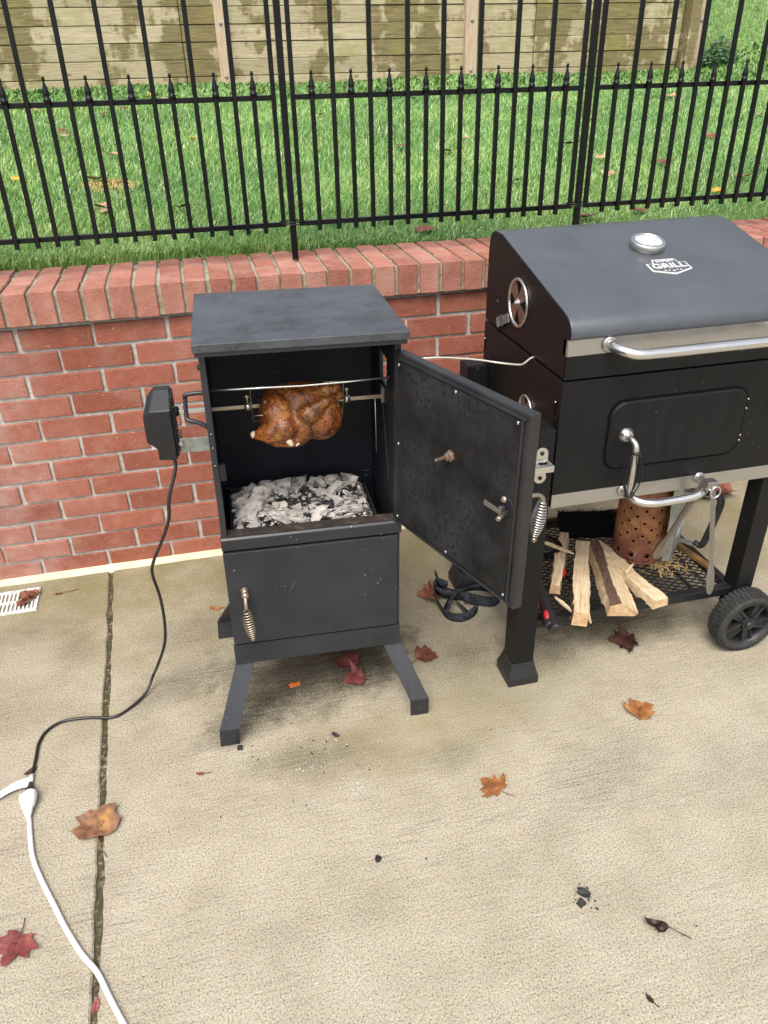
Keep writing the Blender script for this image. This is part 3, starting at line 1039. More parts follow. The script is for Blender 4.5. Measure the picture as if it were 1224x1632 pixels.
# ------------------------------------------------------------------ drain grate
gr = thing('drain_grate', 'white slotted drain grate set in the concrete by the brick wall', 'drain', (-.1665, -.137, 0), (0, 0, .02))
mb = MB(); mb.mat('grate')
W2, H2 = .064, .060
for (a, b) in [((-W2, -H2, -.02), (W2, -H2 + .010, .006)), ((-W2, H2 - .010, -.02), (W2, H2, .006)), ((-W2, -H2 + .010, -.02), (-W2 + .010, H2 - .010, .006)), ((W2 - .010, -H2 + .010, -.02), (W2, H2 - .010, .006)), ((-W2 + .010, -.005, -.015), (W2 - .010, .005, .005))]:
    mb.box(a, b)
part('frame', mb, gr, .001)
bar = MB(); bar.mat('grate'); bar.box((-.0028, -.0215, -.012), (.0028, .0215, .0045))
bar_me = bar.mesh('grate_bar')
for sy_ in (-1, 1):
    for i in range(9):
        o = link('grate_bar', bar_me, gr); o.location = (-W2 + .0165 + i * .0118, sy_ * .0275, 0)
mb = MB(); mb.mat('hole'); mb.box((-W2 + .01, -H2 + .01, -.03), (W2 - .01, H2 - .01, -.016)); part('sump', mb, gr)

# ================================================================== STOVE
st = thing('vertical_smoker', 'open black steel smoker stove with a chicken roasting inside', 'smoker', (.678, -.690, 0), (0, .0163, -.039))
XW = .1965
mb = MB(); mb.mat('stove_top')
mb.box((-.2045, -.176, .957), (.2045, .195, .976))
part('top_plate', mb, st, .003)
mb = MB(); mb.mat('stove'); mb.box((-.201, -.172, .949), (.201, .19, .9565))
part('top_rim', mb, st, .001)
def wallbox(x0, x1, slot=False):
    mb = MB(); mb.mat('stove')
    if not slot:
        mb.box((x0, -.132, .19), (x1, .165, .949))
    else:
        y0, y1, za, zb = -.030, .048, .806, .872
        mb.box((x0, -.132, .19), (x1, .165, za)); mb.box((x0, -.132, zb), (x1, .165, .949))
        mb.box((x0, -.132, za), (x1, y0, zb)); mb.box((x0, y1, za), (x1, .165, zb))
    return mb
part('side_wall', wallbox(-XW, -XW + .006), st)
part('side_wall', wallbox(XW - .006, XW, True), st)
mb = MB(); mb.mat('soot')
mb.box((-XW + .0062, -.118, .48), (-XW + .0085, .158, .948)); part('side_lining', mb, st)
mb = MB(); mb.mat('soot')
y0, y1, za, zb = -.030, .048, .806, .872
x0, x1 = XW - .0085, XW - .0062
for a, b in [((x0, -.118, .48), (x1, .158, za)), ((x0, -.118, zb), (x1, .158, .948)), ((x0, -.118, za), (x1, y0, zb)), ((x0, y1, za), (x1, .158, zb))]:
    mb.box(a, b)
part('side_lining', mb, st)
mb = MB(); mb.mat('stove')
mb.box((-XW + .0002, -.1375, .535), (-XW + .0125, -.1185, .9488)); part('front_flange', mb, st, .0012)
mb = MB(); mb.mat('stove')
mb.box((XW - .0125, -.1375, .535), (XW - .0002, -.1185, .9488)); part('front_flange', mb, st, .0012)
mb = MB(); mb.mat('soot'); mb.box((-XW + .006, .159, .19), (XW - .006, .165, .949)); part('back_wall', mb, st)
mb = MB(); mb.mat('soot'); mb.box((-XW + .006, -.128, .19), (XW - .006, .159, .196)); part('bottom_plate', mb, st)
mb = MB(); mb.mat('soot'); mb.box((-XW + .006, -.118, .940), (XW - .006, .159, .9485)); part('ceiling_plate', mb, st)
# ledge below the opening
mb = MB(); mb.mat('stove')
mb.prism([(-XW - .002, -.144, .506), (-XW - .002, -.144, .532), (-XW - .002, -.140, .5365), (-XW - .002, -.108, .5365), (-XW - .002, -.108, .528), (-XW - .002, -.134, .526), (-XW - .002, -.134, .506)], (2 * XW + .004, 0, 0))
part('ledge', mb, st, .0012)
t = NT('scorched_ledge'); n = t.noise(40, 5, .7); c = t.ramp(n, [(.35, (.012, .010, .009)), (.55, (.035, .025, .02)), (.7, (.11, .06, .035))]); M['scorch'] = t.P(c, .7)
mb = MB(); mb.mat('scorch'); mb.box((-XW + .004, -.138, .537), (XW - .004, -.109, .5385)); part('scorched_lip', mb, st)
# lower door, base band
mb = MB(); mb.mat('stove'); mb.box((-.1975, -.147, .2505), (.1885, -.135, .5015))
ld = part('lower_door', mb, st, .002)
mb = MB(); mb.mat('stove'); mb.box((-.200, -.141, .186), (.1965, -.1335, .2435)); part('base_band', mb, st, .0015)
mb = MB(); mb.mat('hole'); mb.box((-.19, -.1335, .2435), (.19, -.1285, .506)); part('door_gap', mb, st)
def spring(a, b, r0, r1, turns, wire, n=14):
    a, b = Vector(a), Vector(b); d = b - a; ax = d.normalized(); u = ax.orthogonal().normalized(); w = ax.cross(u)
    pts = []
    for i in range(turns * n + 1):
        f = i / (turns * n); rr = r0 + (r1 - r0) * math.sin(PI * f) ** .8
        ang = 2 * PI * i / n
        pts.append(a + d * f + (u * math.cos(ang) + w * math.sin(ang)) * rr)
    return pts
h = MB(); h.mat('bronze')
h.lathe([(.0105, 0), (.0105, .004), (.0075, .008), (.0075, .016)], 14, (-.1595, -.147, .4005), (0, -1, 0))
h.ball((-.1595, -.167, .4005), .0085, 10, 7)
h.tube(smooth_path([(-.1595, -.165, .400), (-.1600, -.178, .392), (-.1605, -.183, .372)], 4), .0042, 8)
h.mat('soot'); h.tube([(-.1605, -.184, .372), (-.1535, -.186, .296)], .0026, 8)
h.mat('steel_smoky')
h.tube(spring((-.1604, -.1840, .374), (-.1533, -.186, .297), .0050, .0125, 12, .0014), .0016, 6)
h.mat('bronze'); h.ball((-.1532, -.186, .293), .0058, 8, 6)
part('handle', h, ld)
# scratched mark on the lower door
t = NT('scratch'); M['scratch'] = t.P((.045, .042, .04), .45)
h = MB(); h.mat('scratch')
yq = -.1472
for pl in [[(-.084, .402), (-.090, .404), (-.093, .399), (-.089, .395), (-.084, .396)], [(-.080, .403), (-.080, .396)], [(-.080, .401), (-.075, .403)], [(-.071, .403), (-.074, .399), (-.070, .396), (-.067, .400), (-.071, .403)], [(-.059, .404), (-.063, .402), (-.059, .399), (-.063, .396)], [(-.055, .404), (-.052, .399), (-.047, .406)], [(-.052, .399), (-.058, .386), (-.064, .380)]]:
    h.tube([(x, yq, z) for x, z in pl], .0007, 5)
part('scratched_mark', h, ld)
# legs: flat bars splayed out from the base with an upright foot
def leg_mb(sx, sy):
    mb = MB(); mb.mat('stove')
    dzl = sx * .0163 * .24
    w = .0455
    top = Vector((sx * .177, sy * .132, .188)); bend = Vector((sx * .2315, sy * .214, .056 + dzl)); foot = Vector((sx * .2345, sy * .2085, dzl))
    ax = Vector((1, 0, 0))
    def bar(p, q, nrm, t=.006):
        vs = []
        for r in (p, q):
            for k in (-1, 1):
                vs.append(r + ax * (k * w / 2))
        vs = [vs[0], vs[1], vs[3], vs[2]]
        mb.hexa([v - nrm * t for v in vs] + [v for v in vs])
    n1 = Vector((0, sy * .132, .082)).normalized()
    bar(top, bend, n1)
    bar(bend, foot, Vector((0, sy * 1.0, .0)))
    # turned edges of the angle bar
    return mb
for sx in (-1, 1):
    for sy_ in (-1, 1):
        part('leg', leg_mb(sx, sy_), st, .0012)
# fire tray, grate rails
mb = MB(); mb.mat('soot')
mb.box((-.172, -.104, .492), (.150, .106, .497))
for a, b in [((-.176, -.106, .492), (-.1722, .110, .527)), ((.1502, -.106, .492), (.154, .110, .527)), ((-.1722, .1062, .497), (.1502, .110, .527)), ((-.1722, -.1078, .497), (.1502, -.1042, .527))]:
    mb.box(a, b)
part('fire_tray', mb, st, .001)
for sx, xx in ((-1, -.174), (1, .152)):
    h = MB(); h.mat('black')
    h.tube([(xx, .100, .525), (xx, .100, .545), (xx + sx * .018, .100, .545), (xx + sx * .022, .104, .556)], .0018, 6)
    h.tube([(xx, .075, .525), (xx, .075, .545), (xx + sx * .018, .075, .545), (xx + sx * .018, .100, .545)], .0018, 6)
    part('tray_handle', h, st)
mb = MB(); mb.mat('ashbed'); mb.smooth = True
g = []
ra = random.Random(77)
nxq, nyq = 40, 26
for j in range(nyq):
    for i in range(nxq):
        g.append((-.170 + .318 * i / (nxq - 1), -.102 + .206 * j / (nyq - 1), .512 + ra.uniform(-.004, .004)))
mb.add(g, [(j * nxq + i, j * nxq + i + 1, (j + 1) * nxq + i + 1, (j + 1) * nxq + i) for j in range(nyq - 1) for i in range(nxq - 1)])
o = part('ash_bed', mb, st); o['kind'] = 'stuff'
# inside right: brace, hanging probe rod, bright edges at the spit holes
h = MB(); h.mat('steel_dirty'); h.tube([(.1585, -.05, .795), (.160, -.05, .72), (.1605, -.05, .664)], .0012, 6); part('hanging_rod', h, st)
h = MB(); h.mat('steel_smoky'); h.box((XW - .016, -.012, .765), (XW - .0088, .012, .80)); part('spit_socket', h, st, .001)
h = MB(); h.mat('soot'); h.prism([(XW - .011, .02, .79), (XW - .011, -.06, .60), (XW - .011, -.05, .60), (XW - .011, .03, .77)], (.002, 0, 0)); part('brace', h, st)
# left wall: carrying handle, hinge block, bolts
h = MB(); h.mat('stove')
h.tube(smooth_path([(-.196, -.035, .829), (-.222, -.035, .829), (-.2365, -.035, .826), (-.238, -.035, .816), (-.236, -.085, .800), (-.232, -.094, .795), (-.215, -.096, .790), (-.196, -.098, .779)], 4), .0048, 8)
part('carry_handle', h, st)
h = MB(); h.mat('black'); h.box((-.1835, -.136, .672), (-.170, -.120, .708)); part('door_catch', h, st, .001)
h = MB(); h.mat('steel_dirty')
for z in (.705 + .045, .735 + .045, .72 - .01):
    h.ball((-XW + .0065, -.1385, z), .0022, 6, 4)
part('rivet', h, st)
h = MB(); h.mat('black'); h.lathe([(.006, 0), (.006, .012)], 8, (-XW, .02, .865), (-1, 0, 0)); part('bolt', h, st)
# open upper door, in its own frame: u = from hinge to free edge, z up, inner face towards -X
ud = Vector((.372, -.928, 0)); un_ = Vector((-.928, -.372, 0)); uo = Vector((.180, -.142, 0))
DX = Matrix(((ud.x, un_.x, 0, uo.x), (ud.y, un_.y, 0, uo.y), (0, 0, 1, 0), (0, 0, 0, 1)))
def dmb(matn):
    m = MB(DX); m.mat(matn); return m
DW, DZ0, DZ1, DT = .394, .538, .927, .024
m = dmb('door_frame')
m.box((0, -DT, DZ0), (DW, -.003, DZ1))
door = part('upper_door', m, st, .003)
m = dmb('door_in'); m.box((.012, -.003, DZ0 + .014), (DW - .022, -.0005, DZ1 - .016)); part('inner_plate', m, door, .0008)
m = dmb('door_frame')
for a, b in [((.003, -.003, DZ1 - .0135), (DW - .009, .0012, DZ1 - .0085)), ((DW - .0195, -.003, DZ0 + .012), (DW - .0145, .0012, DZ1 - .0138)), ((.003, -.003, DZ0 + .006), (DW - .009, .0012, DZ0 + .011))]:
    m.box(a, b)
part('gasket', m, door, .0006)
riv = MB(); riv.mat('steel'); riv.ball((0, 0, 0), .0036, 8, 5, (1, .6, 1)); riv_me = riv.mesh('rivet')
for (u, z) in [(.20, DZ1 - .022), (.366, DZ1 - .022), (.018, DZ1 - .024), (.018, .733), (.016, DZ0 + .020), (.19, DZ0 + .020), (.366, DZ0 + .020)]:
    o = link('rivet', riv_me, door); o.location = DX @ Vector((u, .0002, z)); o.rotation_euler = (0, 0, math.atan2(ud.y, ud.x))
m = dmb('bronze')
m.lathe([(.012, 0), (.012, .004), (.0085, .005), (.0085, .012), (.006, .013), (.0035, .014), (.0035, .036), (.001, .038)], 6, (.194, -.0005, .776), (0, 1, 0), smooth=False)
part('vent_bolt', m, door)
m = dmb('soot')
m.lathe([(.022, 0), (.022, .0012), (.019, .0016)], 20, (.353, -.0005, .742), (0, 1, 0)); part('latch_plate', m, door)
m = dmb('bronze'); m.lathe([(.0065, 0), (.0065, .003), (.004, .006)], 10, (.350, .0, .755), (0, 1, 0)); m.lathe([(.0065, 0), (.0065, .003), (.004, .006)], 10, (.346, 0, .720), (0, 1, 0)); part('latch_screw', m, door)
m = dmb('steel_dirty'); m.box((.312, .012, .731), (.358, .015, .741)); m.box((.348, .003, .728), (.356, .012, .744)); part('latch_arm', m, door, .0006)
m = dmb('steel_smoky'); m.lathe([(.0048, 0), (.0048, .026), (.004, .028)], 10, (.360, .002, .734), (.25, 1, -.1)); part('latch_pin', m, door)
m = dmb('steel_smoky')
m.tube(smooth_path([(.362, -DT, .748), (.364, -DT - .030, .752), (.366, -DT - .048, .746), (.368, -DT - .053, .730), (.367, -DT - .046, .672)], 4), .0042, 8)
m.mat('steel_bar')
m.tube(spring((.367, -DT - .052, .736), (.366, -DT - .042, .664), .005, .0125, 14, .0014), .0014, 6)
m.mat('bronze'); m.ball((.366, -DT - .041, .657), .006, 8, 6)
part('handle', m, door)
m = dmb('stove'); m.lathe([(.006, 0), (.006, .05)], 10, (-.004, -.012, .60), (0, 0, 1)); m.lathe([(.006, 0), (.006, .05)], 10, (-.004, -.012, .82), (0, 0, 1)); part('hinge', m, door)

# ---- rotisserie
SM = Matrix.LocRotScale(Vector((.678, -.690, 0)), Euler((0, .0163, -.039)), Vector((1, 1, 1)))
SROT = (0, .0163, -.039)
spit = thing('rotisserie_spit', 'steel rotisserie rod with two forks running through the smoker', 'skewer', SM @ Vector((0, 0, .778)), SROT)
m = MB(); m.mat('steel_smoky'); m.box((-.196, -.0042, -.0042), (.186, .0042, .0042)); part('rod', m, spit, .0006)
m = MB(); m.mat('steel_bar'); m.box((-.272, -.0044, -.0044), (-.1962, .0044, .0044)); part('rod', m, spit, .0006, 'bright end of the rod outside the smoker')
for sx, xc in ((-1, -.112), (1, .104)):
    m = MB(); m.mat('steel_bar'); m.lathe([(.0095, -.007), (.0095, .007)], 14, (xc, 0, 0), (1, 0, 0))
    col = part('fork', m, spit)
    m = MB(); m.mat('steel_smoky')
    xx = xc - sx * .008
    m.tube([(xx - sx * .075 * .6, -.012, .046), (xx, -.012, .046), (xx, 0, 0), (xx, .012, -.040), (xx - sx * .04, .012, -.040)], .0019, 6)
    m.tube([(xx - sx * .05, -.045, .018 if sx > 0 else -.005), (xx, -.045, .018 if sx > 0 else -.005), (xx, 0, 0), (xx, .045, 0), (xx - sx * .05, .045, 0)], .0019, 6)
    part('tine', m, col)
    m = MB(); m.mat('steel_smoky'); m.tube([(xc, -.002, .008), (xc, -.006, .020)], .0028, 6); m.ball((xc, -.007, .0235), .0052, 8, 5, (1.2, .6, 1)); part('thumb_screw', m, col)
tag(part('skewer', (lambda mm: (mm.mat('steel_bar'), mm.tube([(-.1835, 0, .0030), (-.07, 0, .0008), (0, 0, -.0010), (.09, 0, .0005), (.1795, 0, .0030)], .0022, 8), mm)[-1])(MB())), 'thin steel rod laid straight across the smoker opening in front of the chicken', 'skewer')
sk = bpy.data.objects['skewer']; sk.location = SM @ Vector((0, -.11, .8575)); sk.rotation_euler = SROT

ck = thing('roast_chicken', 'browned whole chicken roasting on the spit inside the smoker', 'food', SM @ Vector((-.004, 0, .7565)), SROT)
m = MB(); m.mat('skin')
def chain(pts, rs):
    for (p, q, ra_, rb_) in zip(pts[:-1], pts[1:], rs[:-1], rs[1:]):
        for k in range(7):
            f = k / 6
            m.ball(Vector(p).lerp(Vector(q), f), ra_ + (rb_ - ra_) * f, 12, 8)
for c, sc in [((0, .004, .004), (.078, .060, .056)), ((.046, -.016, -.006), (.050, .054, .054)), ((.004, -.030, -.014), (.040, .040, .044)), ((-.046, -.022, .006), (.042, .046, .050)), ((0, .002, .036), (.078, .042, .030)), ((.020, -.060, .016), (.026, .018, .019)), ((.074, -.008, .050), (.022, .020, .016)), ((-.02, -.045, -.040), (.040, .024, .022))]:
    m.ball(c, 1, 20, 14, sc)
chain([(-.035, -.052, -.012), (-.070, -.048, -.024), (-.096, -.038, -.030)], [.030, .022, .010])
m.ball((-.099, -.037, -.031), .0105, 10, 7)
chain([(-.02, -.044, -.034), (-.050, -.038, -.046), (-.074, -.030, -.046)], [.024, .017, .009])
chain([(.018, -.062, .026), (.055, -.056, .040), (.088, -.036, .046)], [.012, .010, .008])
bd = part('body', m, ck)
rm = bd.modifiers.new('remesh', 'REMESH'); rm.mode = 'VOXEL'; rm.voxel_size = .0034; rm.use_smooth_shade = True
smo = bd.modifiers.new('smooth', 'SMOOTH'); smo.factor = .5; smo.iterations = 2
tx = bpy.data.textures.new('skin_lumps', 'CLOUDS'); tx.noise_scale = .016; tx.noise_depth = 3
dm = bd.modifiers.new('lumps', 'DISPLACE'); dm.texture = tx; dm.strength = .0045; dm.mid_level = .5
m = MB(); m.mat('meat')
m.ball((-.030, -.0655, -.036), 1, 12, 8, (.0075, .006, .018), RY(-.5))
m.ball((-.010, -.062, -.047), 1, 10, 7, (.0045, .005, .009), RY(.6))
m.ball((-.1005, -.0385, -.0295), .0085, 8, 6)
part('bared_bone', m, ck)

mo = thing('rotisserie_motor', 'black rotisserie motor on the left side of the smoker trailing a black cord', 'motor', SM @ Vector((0, 0, 0)), SROT)
m = MB(); m.mat('motor')
prof = [(-.270, .829), (-.300, .828), (-.3135, .800), (-.3285, .786), (-.3285, .730), (-.309, .712), (-.309, .686), (-.270, .684)]
cy0, cy1 = -.040, .034
pf = [(x, cy0, z) for x, z in [(-.270, .797), (-.3115, .7975), (-.3275, .785), (-.3275, .729), (-.308, .712), (-.308, .686), (-.270, .684)]]
pb = [(x, cy1, z) for x, z in [(-.270, .797), (-.3115, .7975), (-.3275, .785), (-.3275, .729), (-.308, .712), (-.308, .686), (-.270, .684)]]
n = 7
m.add(pf + pb, [tuple(range(n))] + [tuple(range(n, 2 * n))[::-1]] + [(i, n + i, n + (i + 1) % n, (i + 1) % n) for i in range(1, n)], False)
# sloping top
tp = [(-.270, .018, .8285), (-.304, .018, .8280), (-.318, .018, .806), (-.318, cy1, .79)]
m.add([(-.270, cy0, .797), (-.3115, cy0, .7975), (-.3275, cy0, .785), (-.270, .006, .829), (-.3035, .006, .829), (-.319, .006, .812), (-.270, cy1, .826), (-.3035, cy1, .826), (-.319, cy1, .808), (-.3275, cy1, .785), (-.3115, cy1, .7975), (-.270, cy1, .797)],
      [(0, 3, 4, 1), (1, 4, 5, 2), (3, 6, 7, 4), (4, 7, 8, 5), (2, 5, 8, 9), (6, 11, 10, 7), (7, 10, 9, 8), (0, 11, 6, 3)], False)
part('housing', m, mo, .0025)
m = MB(); m.mat('black')
m.box((-.2698, -.034, .690), (-.266, .028, .822)); m.box((-.2659, -.030, .70), (-.262, -.016, .815)); m.lathe([(.011, 0), (.011, .006), (.007, .010)], 12, (-.266, 0, .779), (1, 0, 0))
for z in (.80, .752, .74, .705):
    m.ball((-.264, -.030, z), .0034, 7, 5)
part('back_plate', m, mo, .0008)
m = MB(); m.mat('galv')
m.box((-.2595, -.031, .6955), (-.1972, -.029, .7285)); m.box((-.2615, -.031, .6955), (-.2596, .02, .7285)); 
part('bracket', m, mo, .0005)
m = MB(); m.mat('steel'); m.lathe([(.0045, 0), (.0045, .008)], 8, (-.259, -.031, .72), (0, -1, 0)); part('bracket_screw', m, mo)
SMi = SM.inverted()
cpts = [SM @ Vector(p) for p in [(-.281, -.020, .690), (-.2800, -.022, .668), (-.3010, -.045, .585), (-.304, -.062, .548), (-.313, -.075, .520), (-.350, -.085, .47)]]
cpts = [tuple(p) for p in cpts]
hang = [(-.281, -.02, .690), (-.279, -.03, .66), (-.300, -.05, .60), (-.309, -.05, .545), (-.335, -.03, .478), (-.362, -.01, .418), (-.372, .0, .375), (-.366, .01, .30), (-.3645, 0.0, .234), (-.374, .0, .165), (-.400, .0, .10)]
hang = [SM @ Vector(p) for p in hang]
grd = [(.2580, -.6380, .045), (.2330, -.6650, .012), (.1911, -.7036, .0042), (.1537, -.7230, .0042), (.0921, -.7090, .0042), (.0317, -.7064, .0042), (-.0025, -.7300, .0042), (-.0164, -.7683, .0042), (-.0167, -.8186, .0042), (-.0180, -.8760, .0055), (-.0150, -.9080, .0085)]
m = MB(); m.mat('cord'); m.tube(smooth_path([tuple(p) for p in hang] + grd, 7), .0038, 8)
part('cord', m, mo).matrix_parent_inverse = SMi
m = MB(); m.mat('plastic')
m.tube([(-.0165, -.893, .0075), (-.0150, -.905, .009), (-.0140, -.914, .0105), (-.0128, -.921, .012), (-.0115, -.934, .013)], [.0045, .0062, .0088, .012, .0135], 12)
part('plug', m, mo).matrix_parent_inverse = SMi
m = MB(); m.mat('tag')
vs = []
for i in range(8):
    f = i / 7
    p = Vector((-.018, -.889, .008)).lerp(Vector((-.088, -.917, .004)), f)
    zz = .006 + .010 * math.sin(PI * f) * (1 - f * .5)
    vs += [(p.x + .004, p.y + .013, zz + .002), (p.x - .004, p.y - .013, zz)]
m.add(vs, [(2 * i, 2 * i + 1, 2 * i + 3, 2 * i + 2) for i in range(7)])
m.tube([(-.0172, -.869, .006), (-.0172, -.893, .008)], .0052, 8)
o = part('tag', m, mo); o.matrix_parent_inverse = SMi
sd = o.modifiers.new('thick', 'SOLIDIFY'); sd.thickness = .0004

# white extension cord
xc = thing('extension_cord', 'white extension cord with a chunky socket lying over the concrete joint', 'cord', (0, 0, 0))
m = MB(); m.mat('white')
m.tube(smooth_path([(-.0085, -.985, .0085), (-.004, -1.003, .0055), (.002, -1.0344, .0055), (.016, -1.0959, .0055), (.0396, -1.1533, .0055), (.0713, -1.2168, .0055), (.1011, -1.2766, .0055), (.1348, -1.3343, .006), (.1658, -1.3773, .006), (.1908, -1.4281, .0055), (.2143, -1.4742, .0055), (.2419, -1.5232, .0055), (.30, -1.62, .0055), (.34, -1.75, .0055), (.30, -1.95, .0055)], 7), .0052, 10)
part('cable', m, xc)
m = MB(); m.mat('white')
m.tube([(-.0118, -.932, .0145), (-.0115, -.935, .0145), (-.011, -.952, .0145), (-.010, -.968, .0145), (-.009, -.973, .013), (-.0085, -.985, .010), (-.0075, -.992, .0085)], [.0175, .0195, .0195, .0165, .0115, .0095, .0062], 12, flat=.8)
m.box((-.031, -.949, .006), (-.026, -.934, .020))
part('socket', m, xc)

# charcoal in the tray
rc = random.Random(99)
def lump(name, seed, sx, sy, sz, mat):
    r = random.Random(seed)
    bm = bmesh.new()
    bmesh.ops.create_cube(bm, size=1)
    bmesh.ops.subdivide_edges(bm, edges=bm.edges[:], cuts=1)
    for v in bm.verts:
        v.co = Vector((v.co.x * sx * r.uniform(.55, 1.35), v.co.y * sy * r.uniform(.55, 1.4), v.co.z * sz * r.uniform(.5, 1.4)))
    me = bpy.data.meshes.new(name); bm.to_mesh(me); bm.free()
    me.materials.append(M[mat])
    return me
ash_m = [lump('charcoal_lump', i, rc.uniform(.020, .052), rc.uniform(.012, .024), rc.uniform(.005, .012), 'ash') for i in range(12)]
coal_m = [lump('charcoal_lump', 40 + i, rc.uniform(.022, .036), rc.uniform(.016, .024), rc.uniform(.012, .018), 'coal') for i in range(4)]
def put_lump(me, x, y, z, rot, kind):
    o = link('charcoal_lump', me); o.matrix_world = SM @ Matrix.LocRotScale(Vector((x, y, z)), Euler(rot), Vector((1, 1, 1)))
    if kind == 'ash':
        tag(o, 'white ash covered charcoal lump in the fire tray of the smoker', 'charcoal', 'ash covered charcoal in the smoker tray')
    else:
        tag(o, 'black unburnt charcoal lump among the white ash in the smoker', 'charcoal', 'black charcoal in the smoker tray')
def heap(x, y):
    return max(0, 1 - ((x + .008) / .17) ** 4 - (y / .12) ** 4)
for i in range(112):
    x, y = rc.uniform(-.152, .112), rc.uniform(-.088, .080)
    hole_ = math.hypot((x + .02) / .06, (y - .022) / .026) < 1
    kind = 'coal' if (hole_ and rc.random() < .8) or rc.random() < .20 else 'ash'
    put_lump(rc.choice(coal_m if kind == 'coal' else ash_m), x, y, .516 + heap(x, y) * .010 + rc.uniform(0, .009) - (.008 if kind == 'coal' else 0), (rc.gauss(0, .25), rc.gauss(0, .25), rc.uniform(0, PI)), kind)
for matn, cnt, seed_ in (('ash', 420, 5), ('coal', 260, 6)):
    rq_ = random.Random(seed_); m = MB(); m.mat(matn)
    for i in range(cnt):
        x, y = rq_.uniform(-.168, .142), rq_.uniform(-.100, .100)
        sx_, sy_2, sz_ = rq_.uniform(.0015, .006), rq_.uniform(.0012, .004), rq_.uniform(.001, .003)
        z = .513 + heap(x, y) * rq_.uniform(.002, .022)
        m.box((x - sx_, y - sy_2, z - sz_), (x + sx_, y + sy_2, z + sz_), Euler((rq_.gauss(0, .5), rq_.gauss(0, .5), rq_.uniform(0, 3))).to_matrix())
    o = part('charcoal_fines', m, st); o['kind'] = 'stuff'
# row of ashy sticks along the back
stick = [lump('charcoal_stick', 70 + i, .036, .024, .022, 'ash') for i in range(4)]
xx = -.125
for i in range(7):
    o = link('charcoal_stick', stick[i % 4]); o.matrix_world = SM @ Matrix.LocRotScale(Vector((xx, .080 + (.014 - abs(i - 3) * .006), .534 + rc.uniform(-.002, .003))), Euler((rc.gauss(0, .2), rc.gauss(0, .15), (3 - i) * .10)), Vector((1, 1, 1)))
    tag(o, 'squarish white ash piece in the row along the back of the coals', 'charcoal', 'ashy stick pieces along the back of the tray')
    xx += .040
o = link('burnt_log', lump('burnt_log', 91, .095, .032, .030, 'ash')); o.matrix_world = SM @ Matrix.LocRotScale(Vector((-.120, -.008, .534)), Euler((.2, -.25, 1.05)), Vector((1, 1, 1)))
tag(o, 'long blue grey burnt log slanting at the left end of the coals', 'charcoal')

# ================================================================== CHARCOAL GRILL
GX, GW = 1.232, .613
GXR = GX + GW
gl = thing('charcoal_grill', 'large black charcoal grill on a wheeled cart with closed lid', 'grill', (GX, -.85, 0))
gl_inv = Matrix.Translation(Vector((GX, -.85, 0))).inverted()
def gpart(name, mb, parent=None, bevel=0.0, label=None, seg=2):
    """geometry given in world coordinates, hung under the grill"""
    mb.v = [p - Vector((GX, -.85, 0)) for p in mb.v]
    return part(name, mb, parent or gl, bevel, label, seg)
# lid profile (y, z)
lp = [(-.372, .8255), (-.375, 1.000), (-.379, 1.030), (-.390, 1.0475), (-.412, 1.055), (-.4575, 1.0545), (-.60, 1.0192), (-.74, .9846), (-.815, .9662), (-.834, .9605), (-.847, .9545), (-.8555, .9470), (-.8605, .9385), (-.8628, .929), (-.8628, .918), (-.858, .9145), (-.852, .9140), (-.852, .8255)]
m = MB(); m.mat('grill_lid')
poly = [(GX + .0005, y, z) for y, z in lp]
n = len(poly)
vs = [Vector(p) for p in poly] + [Vector(p) + Vector((GW - .001, 0, 0)) for p in poly]
m.add(vs, [(i, i + 1, n + i + 1, n + i) for i in range(n - 1)], True)
m.mat('grill')
m.add(vs, [tuple(range(n))[::-1], tuple(range(n, 2 * n)), (n - 1, 0, n, 2 * n - 1)], False)
lid = gpart('lid', m, None, .0045, None, 3)
sd_ = Vector((0, -.97007, -.24282)); nd_ = Vector((0, -.24282, .97007))
LO = Vector((0, -.4575, 1.0545))
def lidp(x, s, h=0.0):
    return Vector((x, 0, 0)) + LO + sd_ * s + nd_ * h
m = MB(); m.mat('grill_lid')
rr = rrect(.300, .30, .045, 6)
a = [lidp(1.5385 + p[0], .162 + p[1], .0) for p in rr]; b = [lidp(1.5385 + p[0] * .982, .162 + p[1] * .982, .0014) for p in rr]
k = len(rr)
m.add(a + b, [(i, (i + 1) % k, k + (i + 1) % k, k + i) for i in range(k)] + [tuple(range(k, 2 * k))], False)
gpart('raised_panel', m, lid)
m = MB(); m.mat('steel'); m.box((GX + .003, -.8545, .8785), (GXR - .003, -.8522, .9135)); m.box((GX + .0005, -.8545, .8785), (GX + .003, -.835, .9135)); gpart('trim_strip', m, lid, .0006)
m = MB(); m.mat('steel_bar')
hp = smooth_path([(1.327, -.8545, .8985), (1.329, -.875, .897), (1.340, -.897, .894), (1.366, -.910, .8895), (1.42, -.9115, .888), (1.53, -.9115, .888), (1.66, -.9115, .888), (1.712, -.910, .8895), (1.738, -.897, .894), (1.749, -.875, .897), (1.751, -.8545, .8985)], 5)
m.tube(hp, .0112, 14)
lh = gpart('lid_handle', m, lid)
for x in (1.327, 1.751):
    f = MB(); f.mat('steel'); f.lathe([(.018, 0), (.018, .004), (.0145, .007)], 18, (x, -.8545, .8985), (0, -1, 0)); gpart('flange', f, lh)
m = MB(); m.mat('grill'); m.box((GX + .001, -.8545, .8275), (GXR - .001, -.8522, .8778)); gpart('lid_lip', m, lid, .0006)
